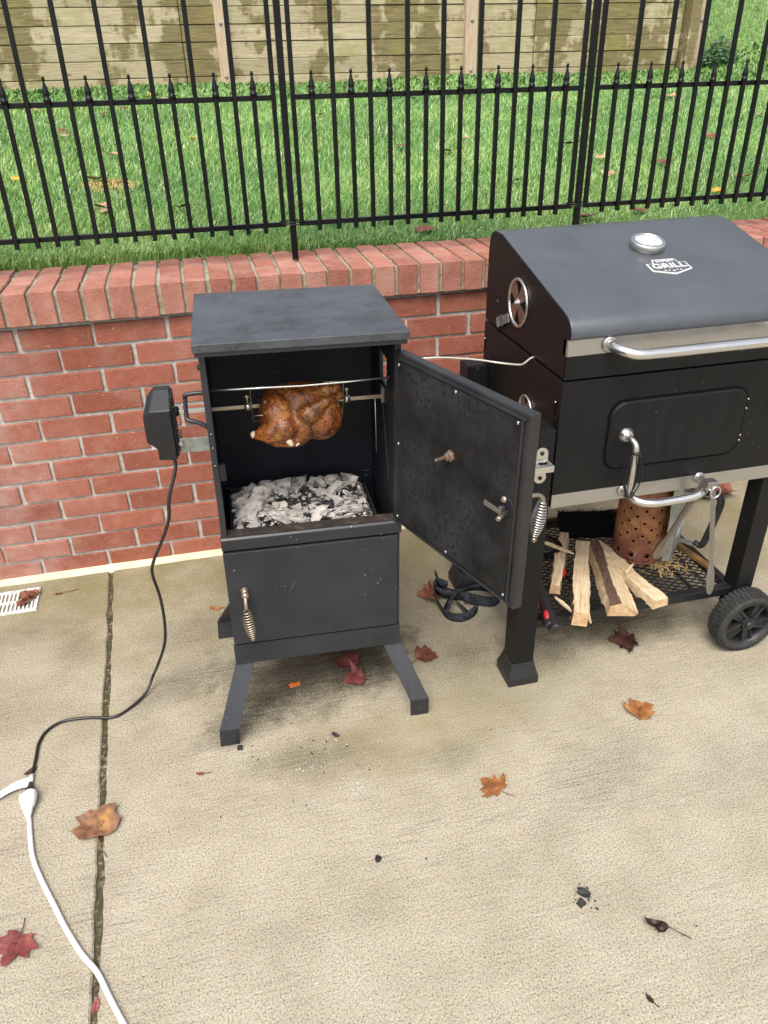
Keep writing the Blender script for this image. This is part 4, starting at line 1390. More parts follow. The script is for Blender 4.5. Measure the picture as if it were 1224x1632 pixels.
# thermometer
tc_ = lidp(1.5485, .127, .0012)
m = MB(); m.mat('steel_bar'); m.lathe([(.0405, 0), (.0405, .017), (.039, .019), (.033, .0205), (.0315, .0185), (.0315, .012)], 32, tc_, nd_)
th = gpart('thermometer', m, lid)
m = MB(); m.mat('dial'); m.lathe([(.0312, .012), (.0305, .0172)], 28, tc_, nd_); gpart('dial', m, th)
# emblem
def emb(pts, h0, h1):
    a = [lidp(x, s, h0) for x, s in pts]; v = nd_ * (h1 - h0)
    return a, v
def shield(k):
    cx, cs = 1.5525, .2265
    P_ = [(1.503, .2105), (1.521, .2095), (1.5250, .1930), (1.5815, .1930), (1.5855, .2095), (1.602, .2105), (1.602, .2440), (1.5525, .2640), (1.503, .2440)]
    return [(cx + (x - cx) * k[0], cs + (s - cs) * k[1]) for x, s in P_]
m = MB(); m.mat('emblem_silver'); m.prism(*emb(shield((1, 1)), .0015, .0040)); eb = gpart('emblem', m, lid, .0005)
m = MB(); m.mat('emblem_dark'); m.prism(*emb(shield((.93, .88)), .0040, .0043)); gpart('emblem_field', m, eb)
m = MB(); m.mat('emblem_dark'); m.prism(*emb(shield((1.045, 1.045)), .0013, .0015 + .0004)); gpart('emblem_backing', m, eb)
def text_mesh(txt, size, mat, extrude=.0005):
    cu = bpy.data.curves.new('lettering', 'FONT'); cu.body = txt; cu.size = size; cu.extrude = extrude; cu.align_x = 'CENTER'; cu.align_y = 'CENTER'; cu.offset = .0006 if size > .02 else .0002
    ob = bpy.data.objects.new('lettering_tmp', cu); COL.objects.link(ob)
    bpy.context.view_layer.update()
    me = bpy.data.meshes.new_from_object(ob.evaluated_get(bpy.context.evaluated_depsgraph_get()))
    bpy.data.objects.remove(ob); bpy.data.curves.remove(cu)
    me.materials.clear(); me.materials.append(M[mat])
    return me
def put_text(txt, size, x, s, h, parent, sx=1.0):
    me = text_mesh(txt, size, 'emblem_silver')
    o = link('lettering', me, parent)
    rotm = Matrix((Vector((1, 0, 0)), -sd_, nd_)).transposed()
    p = lidp(x, s, h) - Vector((GX, -.85, 0))
    o.matrix_local = Matrix.Translation(p) @ rotm.to_4x4() @ Matrix.Diagonal((sx, 1, 1, 1))
put_text('EXPERT', .0135, 1.5532, .2035, .0048, eb, 1.0)
put_text('GRILL', .0290, 1.5525, .2265, .0048, eb, 1.12)
m = MB(); m.mat('emblem_silver')
for k in range(5):
    x0 = 1.5525 + (k - 2) * .0098
    sz = .0030 if k != 2 else .0042
    star = []
    for q in range(10):
        a = PI / 2 + q * PI / 5; r_ = sz if q % 2 == 0 else sz * .45
        star.append((x0 + math.cos(a) * r_, .2465 + (.0035 if k == 2 else 0) - math.sin(a) * r_))
    m.prism(*emb(star, .0043, .0050))
gpart('emblem_stars', m, eb)
# round vents on the left side
def vent(c, R, name, parent, tab=True):
    c = Vector(c); ax = (-1, 0, 0)
    m = MB(); m.mat('steel_bar'); m.lathe([(R, 0), (R, .004), (R * .97, .006), (R * .90, .006), (R * .87, .004), (R * .87, 0)], 36, c, ax)
    v = gpart(name, m, parent)
    m = MB(); m.mat('hole'); m.lathe([(R * .86, .0005), (R * .86, .0015)], 30, c, ax); gpart('opening', m, v)
    m = MB(); m.mat('vent')
    for q in range(4):
        a0 = PI / 4 + q * PI / 2
        pts = []
        for (r_, da) in [(R * .18, -.9), (R * .86, -.42), (R * .86, -.2), (R * .86, 0), (R * .86, .2), (R * .86, .42), (R * .18, .9)]:
            pts.append(c + Vector((-.0015, math.cos(a0 + da) * r_, math.sin(a0 + da) * r_)))
        m.prism(pts, (-.0015, 0, 0))
    gpart('damper', m, v)
    m = MB(); m.mat('steel_bar'); m.lathe([(R * .2, .0032), (R * .2, .0045), (R * .12, .006), (R * .10, .010), (R * .04, .012)], 12, c, ax); gpart('rivet', m, v)
    if tab:
        m = MB(); m.mat('galv'); m.box((GX - .0045, c.y + .045, c.z - .062), (GX - .003, c.y + .115, c.z - .040), RX(-.43), (GX - .004, c.y + .055, c.z - .048)); tb = gpart('tab', m, v, .0005)
        m = MB(); m.mat('plastic'); m.box((GX - .009, c.y + .085, c.z - .066), (GX - .002, c.y + .122, c.z - .036), RX(-.43), (GX - .004, c.y + .055, c.z - .048)); gpart('grip', m, tb, .002)
        for q in range(3):
            m = MB(); m.mat('galv'); yq_ = c.y + .094 + q * .009; m.box((GX - .0098, yq_, c.z - .062), (GX - .0090, yq_ + .0022, c.z - .040), RX(-.43), (GX - .004, c.y + .055, c.z - .048)); gpart('rib', m, tb)
    return v
vent((GX + .0005, -.589, .9235), .0575, 'vent', lid)
m = MB(); m.mat('steel'); m.box((GX - .001, -.463, .893), (GX + .0005, -.452, .8965)); gpart('slot_pin', m, lid)
# fire box
bp = [(-.373, .514), (-.373, .822), (-.8515, .822), (-.8515, .5505), (-.8485, .5495), (-.8485, .514)]
m = MB(); m.mat('grill'); m.prism([(GX, y, z) for y, z in bp], (GW, 0, 0)); body = gpart('firebox', m, None, .0025)
m = MB(); m.mat('steel'); m.box((GX + .001, -.8515, .5145), (GXR - .001, -.8487, .5492)); gpart('trim_strip', m, body, .0006)
vent((GX, -.677, .690), .038, 'vent', body, False)
for y, z in ((-.828, .768), (-.383, .775)):
    m = MB(); m.mat('hole'); m.lathe([(.0055, 0), (.0055, .0012)], 12, (GX - .0002, y, z), (-1, 0, 0)); m.box((GX - .0013, y - .003, z - .028), (GX - .0002, y + .003, z - .002)); gpart('keyhole', m, body)
    m = MB(); m.mat('steel'); m.ball((GX - .001, y, z + .001), .0032, 8, 5); gpart('screw', m, body)
m = MB(); m.mat('steel'); m.lathe([(.009, 0), (.009, .004), (.005, .008)], 14, (1.762, -.8515, .715), (0, -1, 0)); gpart('screw', m, body)
# charcoal door
cxd, czd, wd, hd = 1.5235, .682, .340, .162
rr = rrect(wd + .010, hd + .010, .038, 7)
m = MB(); m.mat('hole'); m.prism([(cxd + x, -.8516, czd + z) for x, z in rr], (0, -.0008, 0)); gpart('door_gap', m, body)
rr = rrect(wd, hd, .035, 8)
k = len(rr)
m = MB(); m.mat('grill')
a = [(cxd + x, -.8525, czd + z) for x, z in rr]; b = [(cxd + x, -.8555, czd + z) for x, z in rr]; c_ = [(cxd + x * .975, -.859, czd + z * .95) for x, z in rr]
m.add(a + b + c_, [(i, (i + 1) % k, k + (i + 1) % k, k + i) for i in range(k)] + [(k + i, k + (i + 1) % k, 2 * k + (i + 1) % k, 2 * k + i) for i in range(k)] + [tuple(range(2 * k, 3 * k))], False)
cd = gpart('charcoal_door', m, body)
m = MB(); m.mat('steel_dirty')
for z in (.735, .712, .645, .632):
    m.ball((1.6945, -.857, z), .003, 7, 5)
gpart('hinge', m, cd)
m = MB(); m.mat('steel_bar'); m.lathe([(.018, 0), (.018, .003), (.013, .009), (.0105, .013)], 18, (1.3945, -.859, .6845), (0, -1, 0))
dh = gpart('door_handle', m, cd)
m = MB(); m.mat('steel_bar'); m.tube(smooth_path([(1.3945, -.870, .6845), (1.3955, -.887, .683), (1.3985, -.898, .674), (1.400, -.900, .655), (1.4005, -.899, .600), (1.4015, -.898, .548)], 5), .0072, 12); gpart('tube', m, dh)
m = MB(); m.mat('plastic')
m.lathe([(.0105, 0), (.0105, .006)], 12, (1.400, -.900, .656), (0, 0, 1)); m.lathe([(.0105, 0), (.0105, .007)], 12, (1.4012, -.898, .549), (0, 0, 1))
gpart('collar', m, dh)
for q in range(6):
    a = q * PI / 3 + .3
    pts = []
    for i in range(13):
        f = i / 12; rr_ = .0085 + .0125 * math.sin(PI * f) ** .9
        pts.append((1.400 + .0012 * f + math.cos(a) * rr_, -.900 + .002 * f + math.sin(a) * rr_, .657 - .103 * f))
    m = MB(); m.mat('black'); m.tube(pts, .0016, 6); gpart('grip_wire', m, dh)
# towel bar below
m = MB(); m.mat('steel_bar'); m.tube(smooth_path([(1.412, -.8515, .537), (1.416, -.872, .5345), (1.428, -.895, .529), (1.456, -.9085, .5255), (1.50, -.910, .525), (1.56, -.910, .528), (1.590, -.903, .534), (1.606, -.885, .540), (1.610, -.8515, .543)], 6), .0098, 12)
tb = gpart('tool_bar', m, body)
for x, z in ((1.412, .537), (1.610, .543)):
    f = MB(); f.mat('steel'); f.lathe([(.0145, 0), (.0145, .004), (.011, .006)], 14, (x, -.8515, z), (0, -1, 0)); gpart('flange', f, tb)
# legs
def leg(x0, x1, y0, y1, z1, name='leg', foot=True):
    m = MB(); m.mat('grill'); m.box((x0, y0, .003 if not foot else .05), (x1, y1, z1)); l = gpart(name, m, None, .002)
    if foot:
        f = MB(); f.mat('plastic')
        e0, e1 = .0025, .013
        def ring(e, z):
            return [(x0 - e, y0 - e, z), (x1 + e, y0 - e, z), (x1 + e, y1 + e, z), (x0 - e, y1 + e, z)]
        zs = [(e1, .0), (e1, .024), (e0 + .001, .056), (e0, .060), (e0, .066)]
        vs = []
        for e_, z_ in zs:
            vs += ring(e_, z_)
        fs = [(4 * i + j, 4 * i + (j + 1) % 4, 4 * i + 4 + (j + 1) % 4, 4 * i + 4 + j) for i in range(len(zs) - 1) for j in range(4)] + [(3, 2, 1, 0), tuple(range(4 * len(zs) - 4, 4 * len(zs)))]
        f.add(vs, fs, False)
        gpart('foot', f, l, .0015)
    t_ = MB(); t_.mat('black'); t_.box((x0 + .003, y0 + .003, z1), (x1 - .003, y1 - .003, z1 + .0025)); gpart('end_cap', t_, l, .001)
    return l
l1 = leg(1.1665, 1.2225, -.862, -.800, .7185)
leg(1.1665, 1.2225, -.430, -.372, .7185)
for y0, y1 in ((-.842, -.790), (-.432, -.380)):
    leg(1.806, 1.856, y0, y1, .5125, 'leg', False)
m = MB(); m.mat('grill'); m.box((1.2225, -.84, .62), (1.2318, -.815, .70)); m.box((1.2225, -.418, .62), (1.2318, -.385, .70)); gpart('leg_bracket', m, None, .001)
# bottle opener on the front left leg
m = MB(); m.mat('steel_bar')
oy = -.8621
cxo = 1.1935
outl = lambda cz, sgn: [(cxo + math.cos(math.radians(a)) * .0145, oy, cz + sgn * math.sin(math.radians(a)) * .0145) for a in range(0, 181, 18)]
m.prism(outl(.666, 1) + [(cxo - .0145, oy, .648), (cxo + .0145, oy, .648)], (0, -.0016, 0))
m.prism(outl(.607, -1) + [(cxo - .011, oy, .622), (cxo + .011, oy, .622)], (0, -.0016, 0))
m.hexa([(cxo - .0145, oy, .648), (cxo + .0145, oy, .648), (cxo + .0145, oy - .0016, .650), (cxo - .0145, oy - .0016, .650), (cxo - .0235, oy - .018, .640), (cxo + .0235, oy - .018, .640), (cxo + .0235, oy - .020, .642), (cxo - .0235, oy - .020, .642)])
m.hexa([(cxo - .0235, oy - .018, .640), (cxo + .0235, oy - .018, .640), (cxo + .0235, oy - .020, .642), (cxo - .0235, oy - .020, .642), (cxo - .022, oy - .019, .628), (cxo + .022, oy - .019, .628), (cxo + .022, oy - .021, .628), (cxo - .022, oy - .021, .628)])
m.hexa([(cxo - .022, oy - .019, .630), (cxo + .022, oy - .019, .630), (cxo + .022, oy - .021, .628), (cxo - .022, oy - .021, .628), (cxo - .011, oy, .622), (cxo + .011, oy, .622), (cxo + .011, oy - .002, .620), (cxo - .011, oy - .002, .620)])
bo = gpart('bottle_opener', m, l1, .0005)
m = MB(); m.mat('black')
for z in (.667, .606):
    m.lathe([(.0052, 0), (.0052, .001), (.003, .003)], 10, (cxo, oy - .0016, z), (0, -1, 0))
gpart('screw', m, bo)
m = MB(); m.mat('hole'); m.hexa([(cxo - .0095, oy - .0085, .6478), (cxo + .0095, oy - .0085, .6478), (cxo + .0095, oy - .0135, .6450), (cxo - .0095, oy - .0135, .6450), (cxo - .0095, oy - .0085, .6484), (cxo + .0095, oy - .0085, .6484), (cxo + .0095, oy - .0135, .6456), (cxo - .0095, oy - .0135, .6456)]); 
gpart('slot', m, bo)
# bottom shelf
SX0, SX1, SY0, SY1, SZ = 1.205, 1.822, -.826, -.356, .166
m = MB(); m.mat('black')
m.box((SX0, SY0, SZ - .026), (SX1, SY0 + .022, SZ)); m.box((SX0, SY1 - .022, SZ - .026), (SX1, SY1, SZ)); m.box((SX0, SY0 + .022, SZ - .026), (SX0 + .022, SY1 - .022, SZ)); m.box((SX1 - .022, SY0 + .022, SZ - .026), (SX1, SY1 - .022, SZ))
shf = gpart('shelf', m, None, .003)
m = MB(); m.mat('black')
xa, xb, ya, yb = SX0 + .02, SX1 - .02, SY0 + .02, SY1 - .02
pw, ph = .031, .0185
def seg(p, q):
    d = (q - p); L = d.length
    if L < .004: return
    d.normalize(); nn = Vector((-d.y, d.x, 0)) * .0013; hh = Vector((0, 0, .0014))
    m.hexa([p - nn - hh, q - nn - hh, q + nn - hh, p + nn - hh, p - nn + hh, q - nn + hh, q + nn + hh, p + nn + hh])
for sgn in (1, -1):
    k0 = int((yb - ya) / ph + (xb - xa) / pw) + 2
    for k in range(-k0, k0):
        # line: y = yc + sgn*(ph/pw)*(x-xa)
        yc = ya + k * ph
        sl_ = sgn * ph / pw
        x_lo, x_hi = xa, xb
        t0, t1 = (ya - yc) / sl_ + xa, (yb - yc) / sl_ + xa
        lo, hi = max(x_lo, min(t0, t1)), min(x_hi, max(t0, t1))
        if hi > lo:
            seg(Vector((lo, yc + sl_ * (lo - xa), SZ - .006 + sgn * .0009)), Vector((hi, yc + sl_ * (hi - xa), SZ - .006 + sgn * .0009)))
o = gpart('wire_mesh', m, shf); o['kind'] = 'stuff'
for y in (-.70, -.50):
    pass
for xr in (1.405, 1.709):
    m = MB(); m.mat('black'); m.box((xr - .004, ya, SZ - .014), (xr + .004, yb, SZ - .0085)); gpart('shelf_rib', m, shf, .001)
# wheels
def wheel(y0, y1):
    c = Vector((1.824, y0, .0900)); R = .0895; wd_ = y1 - y0
    m = MB(); m.mat('rubber')
    m.lathe([(R * .735, .004), (R * .76, 0.0), (R * .90, -.001), (R * .955, .003), (R * .975, .010), (R * .975, wd_ - .010), (R * .955, wd_ - .003), (R * .90, wd_), (R * .76, wd_), (R * .735, wd_ - .004)], 56, c, (0, 1, 0), True, True)
    for q in range(44):
        a = 2 * PI * q / 44
        rot = Matrix.Rotation(a, 3, 'Y')
        for (ya_, yb_, sh_) in ((.002, wd_ * .47, 0), (wd_ * .53, wd_ - .002, .5)):
            rq = Matrix.Rotation(a + sh_ * 2 * PI / 44, 3, 'Y')
            vs = [Vector(p) for p in [(-.0050, ya_, R * .965), (.0050, ya_, R * .965), (.0042, yb_, R * .965), (-.0042, yb_, R * .965), (-.0046, ya_ + .001, R * 1.0), (.0046, ya_ + .001, R * 1.0), (.0038, yb_ - .001, R * 1.0), (-.0038, yb_ - .001, R * 1.0)]]
            m.hexa([c + rq @ v for v in vs])
    w = gpart('wheel', m)
    m = MB(); m.mat('plastic')
    m.lathe([(R * .735, .004), (R * .715, .002), (R * .68, .006), (R * .66, .018), (R * .66, wd_ - .008), (R * .735, wd_ - .004)], 48, c, (0, 1, 0), True, False, False)
    m.lathe([(R * .20, .002), (R * .20, .02)], 20, c, (0, 1, 0)); m.lathe([(R * .10, -.006), (R * .13, -.003), (R * .13, .004)], 16, c, (0, 1, 0))
    m.lathe([(R * .655, .034), (R * .655, .037)], 40, c, (0, 1, 0))
    for q in range(5):
        for s_ in (-1, 1):
            a = 2 * PI * q / 5 + .45
            rq = Matrix.Rotation(a, 3, 'Y')
            x0_, x1_ = s_ * .0105, s_ * .0165
            xa_, xb_ = min(x0_, x1_), max(x0_, x1_)
            vs = [Vector(p) for p in [(xa_ * .5, .006, R * .17), (xb_ * .8, .006, R * .17), (xb_, .006, R * .67), (xa_, .006, R * .67), (xa_ * .5, .024, R * .17), (xb_ * .8, .024, R * .17), (xb_, .024, R * .67), (xa_, .024, R * .67)]]
            m.hexa([c + rq @ v for v in vs])
        rq = Matrix.Rotation(2 * PI * q / 5 + .45, 3, 'Y')
        vs = [Vector(p) for p in [(-.0105, .012, R * .22), (.0105, .012, R * .22), (.0155, .012, R * .665), (-.0155, .012, R * .665), (-.0105, .024, R * .22), (.0105, .024, R * .22), (.0155, .024, R * .665), (-.0155, .024, R * .665)]]
        m.hexa([c + rq @ v for v in vs])
    gpart('rim', m, w, .0012)
    return w
wheel(-.903, -.848)
wheel(-.372, -.317)
m = MB(); m.mat('steel_dirty'); m.tube([(1.824, -.86, .0900), (1.824, -.33, .0900)], .006, 8); gpart('axle', m)

# probe cable from behind the smoker door to the grill lid
m = MB(); m.mat('wire'); m.tube(smooth_path([(.90, -.62, .80), (.955, -.60, .812), (1.021, -.60, .8155), (1.093, -.675, .829), (1.135, -.72, .832), (1.185, -.72, .822), (1.205, -.705, .818), (1.228, -.69, .8235), (1.245, -.688, .8237)], 6), .0022, 7)
tag(part('probe_cable', m), 'thin pale thermometer cable running from the smoker door into the grill lid seam', 'cable')

# ---- tongs on the tool bar
tg = thing('grill_tongs', 'steel tongs hanging open from the tool bar of the grill', 'tongs', (1.598, -.915, .556))
tg_o = Vector((1.598, -.915, .556))
def tong(p0, p1, side):
    p0, p1 = Vector(p0) - tg_o, Vector(p1) - tg_o
    d = (p1 - p0); L = d.length; d.normalize()
    wv = d.cross(side).normalized()
    nv = wv.cross(d).normalized()
    m = MB(); m.mat('steel_dirty')
    st_ = [(0, .007, .004), (.1, .0085, .0045), (.45, .0078, .0045), (.68, .0070, .004), (.74, .010, .004), (.82, .0150, .006), (.92, .0145, .006), (.97, .0110, .004), (1.0, .006, .002)]
    vs = []
    for f, w, dp in st_:
        c = p0 + d * (L * f)
        vs += [c - wv * w, c - wv * w * .5 + nv * dp, c + wv * w * .5 + nv * dp, c + wv * w]
    fs = [(4 * i + j, 4 * i + j + 1, 4 * i + 5 + j, 4 * i + 4 + j) for i in range(len(st_) - 1) for j in range(3)]
    m.add(vs, fs, False)
    o = part('arm', m, tg)
    s_ = o.modifiers.new('thick', 'SOLIDIFY'); s_.thickness = .0016
    return o
tong((1.603, -.918, .560), (1.677, -.902, .222), Vector((.3, -1, 0)))
tong((1.588, -.905, .560), (1.590, -.770, .262), Vector((-1, -.5, 0)))
m = MB(); m.mat('steel_bar')
ring = [(.008 + math.cos(a) * .0125, -.012, -.014 + math.sin(a) * .0145) for a in np.linspace(0, 2 * PI, 25)[:-1]]
m.tube(ring, .0019, 7, closed=True); part('ring', m, tg)
m = MB(); m.mat('steel_dirty'); m.box((-.014, -.010, -.008), (.014, .014, .012)); part('hinge', m, tg, .003)
m = MB(); m.mat('steel_bar'); m.ball((-.008, -.0105, -.006), .003, 8, 5); part('rivet', m, tg)

# ---- chimney starter
CR = .0705
ch = thing('chimney_starter', 'rusty perforated chimney starter standing on the wire shelf of the grill', 'charcoal starter', (1.649, -.600, SZ), (0, 0, 0))
m = MB(); m.mat('rust')
NS = 40
rows = [0, .012, .045]
def cyl(a, z, r=CR):
    return Vector((math.cos(a) * r, math.sin(a) * r, z))
zrows = [0.0, .010]
cells = []
zc = .010
layout = [(.010, .046, 'big'), (.046, .064, None)] + [(.064 + i * .0200, .064 + (i + 1) * .0200, 'sm%d' % (i % 2)) for i in range(6)] + [(.184, .30, None)]
m.add([cyl(2 * PI * j / NS, z) for z in (0, .010) for j in range(NS)], [(j, (j + 1) % NS, NS + (j + 1) % NS, NS + j) for j in range(NS)], True)
for (za, zb, kind) in layout:
    for j in range(NS // 2):
        a0, a1 = 2 * PI * (2 * j) / NS, 2 * PI * (2 * j + 2) / NS
        am = (a0 + a1) / 2
        hole_ = None
        if kind == 'big':
            hole_ = .0070 if j % 1 == 0 and j % 2 == 0 else None
        elif kind and (j + int(kind[2])) % 2 == 0:
            hole_ = .0042
        if not hole_:
            m.add([cyl(a0, za), cyl(am, za), cyl(a1, za), cyl(a1, zb), cyl(am, zb), cyl(a0, zb)], [(0, 1, 4, 5), (1, 2, 3, 4)], True)
            continue
        zm = (za + zb) / 2
        N2 = 12
        hv = [cyl(am + math.cos(2 * PI * q / N2) * hole_ / CR, zm + math.sin(2 * PI * q / N2) * hole_) for q in range(N2)]
        out_ = []
        for q in range(N2):
            cx_, cz_ = math.cos(2 * PI * q / N2), math.sin(2 * PI * q / N2)
            k_ = 1 / max(abs(cx_), abs(cz_))
            out_.append(cyl(am + cx_ * k_ * (a1 - a0) / 2, zm + cz_ * k_ * (zb - za) / 2))
        # corners are hit only for q at 45 degrees: insert them
        m.add(hv + out_, [(q, N2 + q, N2 + (q + 1) % N2, (q + 1) % N2) for q in range(N2)], True)
        for (qa, qb, ca, cz_) in ((1, 2, a1, zb), (4, 5, a0, zb), (7, 8, a0, za), (10, 11, a1, za)):
            m.add([out_[qa], cyl(ca, cz_), out_[qb]], [(0, 1, 2)], True)
cb = part('cylinder', m, ch)
s_ = cb.modifiers.new('thick', 'SOLIDIFY'); s_.thickness = .0015; s_.offset = -1
M['liner'] = NT('inner_dark_brown').P((.03, .018, .012), .9)  # dark brown sleeve showing through the chimney holes
m = MB(); m.mat('liner'); m.lathe([(CR - .012, .02), (CR - .012, .28)], 24); part('liner', m, ch)
m = MB(); m.mat('rust'); m.lathe([(CR + .0015, .0), (CR + .0022, .003), (CR + .0015, .006)], 40); part('bottom_rim', m, ch)
m = MB(); m.mat('steel_dirty'); m.ball(cyl(-1.55, .055), .003, 8, 5); m.ball(cyl(-1.9, .075), .003, 8, 5); part('rivet', m, ch)
ah = math.atan2(-.70, .71)
HX = Matrix.Rotation(ah, 4, 'Z')
m = MB(HX); m.mat('galv')
m.prism([(CR + .030, -.050, .03), (CR + .030, .066, .03), (CR + .030, .066, .30), (CR + .030, -.050, .30)], (.0012, 0, 0)); 
m.prism([(CR + .031, -.050, .03), (CR + .031, -.050, .30), (CR + .012, -.062, .30), (CR + .012, -.062, .03)], (0, -.001, 0))
shd = part('heat_shield', m, ch)
m = MB(HX); m.mat('label'); m.box((CR + .0316, -.020, .090), (CR + .0321, .062, .165)); part('label', m, shd)
m = MB(HX); m.mat('galv'); m.box((CR + .001, .010, .218), (CR + .10, .030, .221)); part('handle_bracket', m, ch)
m = MB(HX); m.mat('galv'); m.box((CR + .001, .010, .060), (CR + .085, .030, .063), RY(.06)); part('handle_bracket', m, ch)
m = MB(HX); m.mat('plastic')
m.tube(smooth_path([(CR + .055, .02, .220), (CR + .100, .02, .226), (CR + .120, .02, .212), (CR + .118, .02, .17), (CR + .108, .02, .11), (CR + .096, .02, .062), (CR + .075, .02, .066)], 5), [.0115] * 31, 10, flat=.75)
part('handle', m, ch)
# brown stick on the shelf behind
m = MB(); m.mat('brownwood'); m.box((-.075, -.009, 0), (.075, .009, .012)); o = part('brown_stick', m, None, .002)
o.location = (1.785, -.665, SZ + .0005); o.rotation_euler = (0, 0, 1.75); tag(o, 'short varnished brown stick on the right side of the wire shelf', 'stick')

# ---- split firewood
def log(name, a, b, prof, label, twist=.0, seed=1, bark=(), taper=1.0, mat='wood'):
    """prof: closed cross section (x across, z up); runs from a (back) to b (front)"""
    a, b = Vector(a), Vector(b); L = (b - a).length
    r = random.Random(seed); m = MB(); m.mat(mat)
    ns = 16; k = len(prof); vs = []
    cxp = sum(p[0] for p in prof) / k
    wig = [r.uniform(-.0018, .0018) for _ in range(ns * k)]
    for i in range(ns + 1):
        f = i / ns; s_ = 1 + (taper - 1) * f; bend = math.sin(PI * f) * r.uniform(-.001, .001)
        for j, (x, z) in enumerate(prof):
            endj = r.uniform(-.003, .003) if i in (0, ns) else 0
            ca, sa = math.cos(twist * f), math.sin(twist * f)
            q = (x * ca - z * sa, max(0, x * sa + z * ca))
            vs.append((q[0] * s_ + r.uniform(-.0017, .0017) + bend + .0022 * math.sin(f * 7 + j * 1.9 + seed), (f - .5) * L + endj, max(0, q[1] * s_ + (r.uniform(-.001, .001) if z > .002 else 0))))
    for j in range(k):
        m.mat('bark' if j in bark else mat)
        m.add(vs, [(i * k + j, (i + 1) * k + j, (i + 1) * k + (j + 1) % k, i * k + (j + 1) % k) for i in range(ns)], False)
    m.mat('wood_end'); m.add(vs, [tuple(range(k)), tuple(range(ns * k, (ns + 1) * k))[::-1]], False)
    m.mat('wood')
    for q in range(26):
        i = r.randrange(0, ns - 1); j = r.randrange(k)
        p, p2 = Vector(vs[i * k + j]), Vector(vs[(i + 1) * k + j])
        d = (p2 - p).normalized() * r.choice((-1, 1)); st0 = p.lerp(p2, r.random())
        outv = Vector((p.x, 0, p.z - .015)).normalized()
        Lf = r.uniform(.008, .034); e = Vector((outv.z, 0, -outv.x)) * r.uniform(.0006, .0016)
        m.add([st0 - e, st0 + e, st0 + d * Lf * .6 + outv * Lf * .05 + e * .7, st0 + d * Lf + outv * Lf * r.uniform(.08, .22), st0 + d * Lf * .5 + outv * Lf * .04 - e * .7], [(0, 1, 2, 3, 4)], False)
    o = part(name, m)
    c = (a + b) / 2
    d = (b - a).normalized()
    yv = -d
    o.location = c
    o.rotation_euler = (math.asin(max(-1, min(1, yv.z))), 0, math.atan2(-yv.x, yv.y))
    o.scale = (1, -1, 1) if False else (1, 1, 1)
    tag(o, label, 'firewood', 'split logs on the grill shelf')
    return o
zb = SZ - .004
log('split_log', (1.470, -.492, zb + .004), (1.321, -.748, zb + .018), [(-.015, 0), (.016, 0), (.014, .028), (-.012, .030)], 'thin split log nearest the front leg of the grill', .1, 1)
log('split_log', (1.492, -.560, zb), (1.336, -.866, zb), [(-.021, 0), (.021, 0), (.023, .040), (-.017, .042)], 'thick squared split log second from the front leg', .05, 2, bark=(3,))
log('split_log', (1.540, -.568, zb), (1.457, -.862, zb), [(-.034, .0), (.040, .0), (.042, .014), (-.004, .045), (-.028, .034)], 'wide split log with a strip of rough bark and a pale face', -.06, 3, bark=(3,))
log('split_log', (1.545, -.618, zb), (1.578, -.850, zb), [(-.024, 0), (.023, 0), (.020, .022), (-.020, .026)], 'slim pale split log leaning toward the rusty chimney starter', .1, 4, taper=1.1)
def splinter(pts, w, label, seed):
    r = random.Random(seed); m = MB(); m.mat('wood'); m.tube(pts, [w * .5, w, w * .9, w * .3][:len(pts)], 5, smooth=False, flat=.5)
    tag(part('wood_splinter', m), label, 'splinter', 'splinters on the grill shelf')
splinter([(1.365, -.535, .213), (1.39, -.565, .212), (1.41, -.595, .212), (1.432, -.630, .214)], .006, 'pale splinter lying across the thin log and the squared log', 1)
splinter([(1.323, -.752, .172), (1.332, -.775, .170), (1.338, -.80, .170), (1.340, -.83, .171)], .006, 'orange curved splinter on the mesh between the front two logs', 2)
splinter([(1.400, -.755, .168), (1.386, -.80, .170), (1.375, -.84, .170), (1.366, -.875, .170)], .007, 'long splinter alongside the right of the squared log', 3)
splinter([(1.535, -.735, .199), (1.55, -.725, .203), (1.562, -.715, .205), (1.575, -.706, .204)], .005, 'short pale splinter on the slim log by the chimney', 4)
rw = random.Random(4)
m = MB(); m.mat('straw')
for i in range(150):
    x, y = rw.gauss(1.685, .03), rw.gauss(-.672, .028)
    a = rw.uniform(0, PI); L = rw.uniform(.004, .014); zc_ = SZ - .003 + rw.uniform(0, .004)
    d = Vector((math.cos(a), math.sin(a), rw.uniform(-.2, .2))) * L; e = Vector((-math.sin(a), math.cos(a), 0)) * .0009
    p = Vector((x, y, zc_)); m.add([p - d - e, p + d - e, p + d + e, p - d + e], [(0, 1, 2, 3)])
o = part('wood_shavings', m); o['kind'] = 'stuff'

# ---- brushes on the shelf
br_ = thing('grill_brush', 'black handled grill brush lying at the left end of the wire shelf', 'brush', (0, 0, 0))
m = MB(); m.mat('plastic')
pth = smooth_path([(1.262, -.885, .178), (1.266, -.850, .182), (1.276, -.790, .190), (1.290, -.715, .197), (1.315, -.650, .198), (1.345, -.600, .194)], 5)
m.tube(pth, [.0165 if i < 7 else .0160 - min(i - 6, 8) * .0004 for i in range(len(pth))], 12, flat=.6); hd_ = part('handle', m, br_)
m = MB(); m.mat('hole'); m.tube(smooth_path([(1.264, -.879, .1865), (1.270, -.845, .1905), (1.270, -.835, .1910)], 4), .0042, 8, flat=.4); part('slot', m, hd_)
m = MB(); m.mat('plastic'); hc = Vector((1.372, -.545, .190)); m.lathe([(.040, 0), (.044, .004), (.044, .012), (.036, .018)], 28, hc, (0, 0, 1)); part('head', m, br_)
m = MB(); m.mat('bristle')
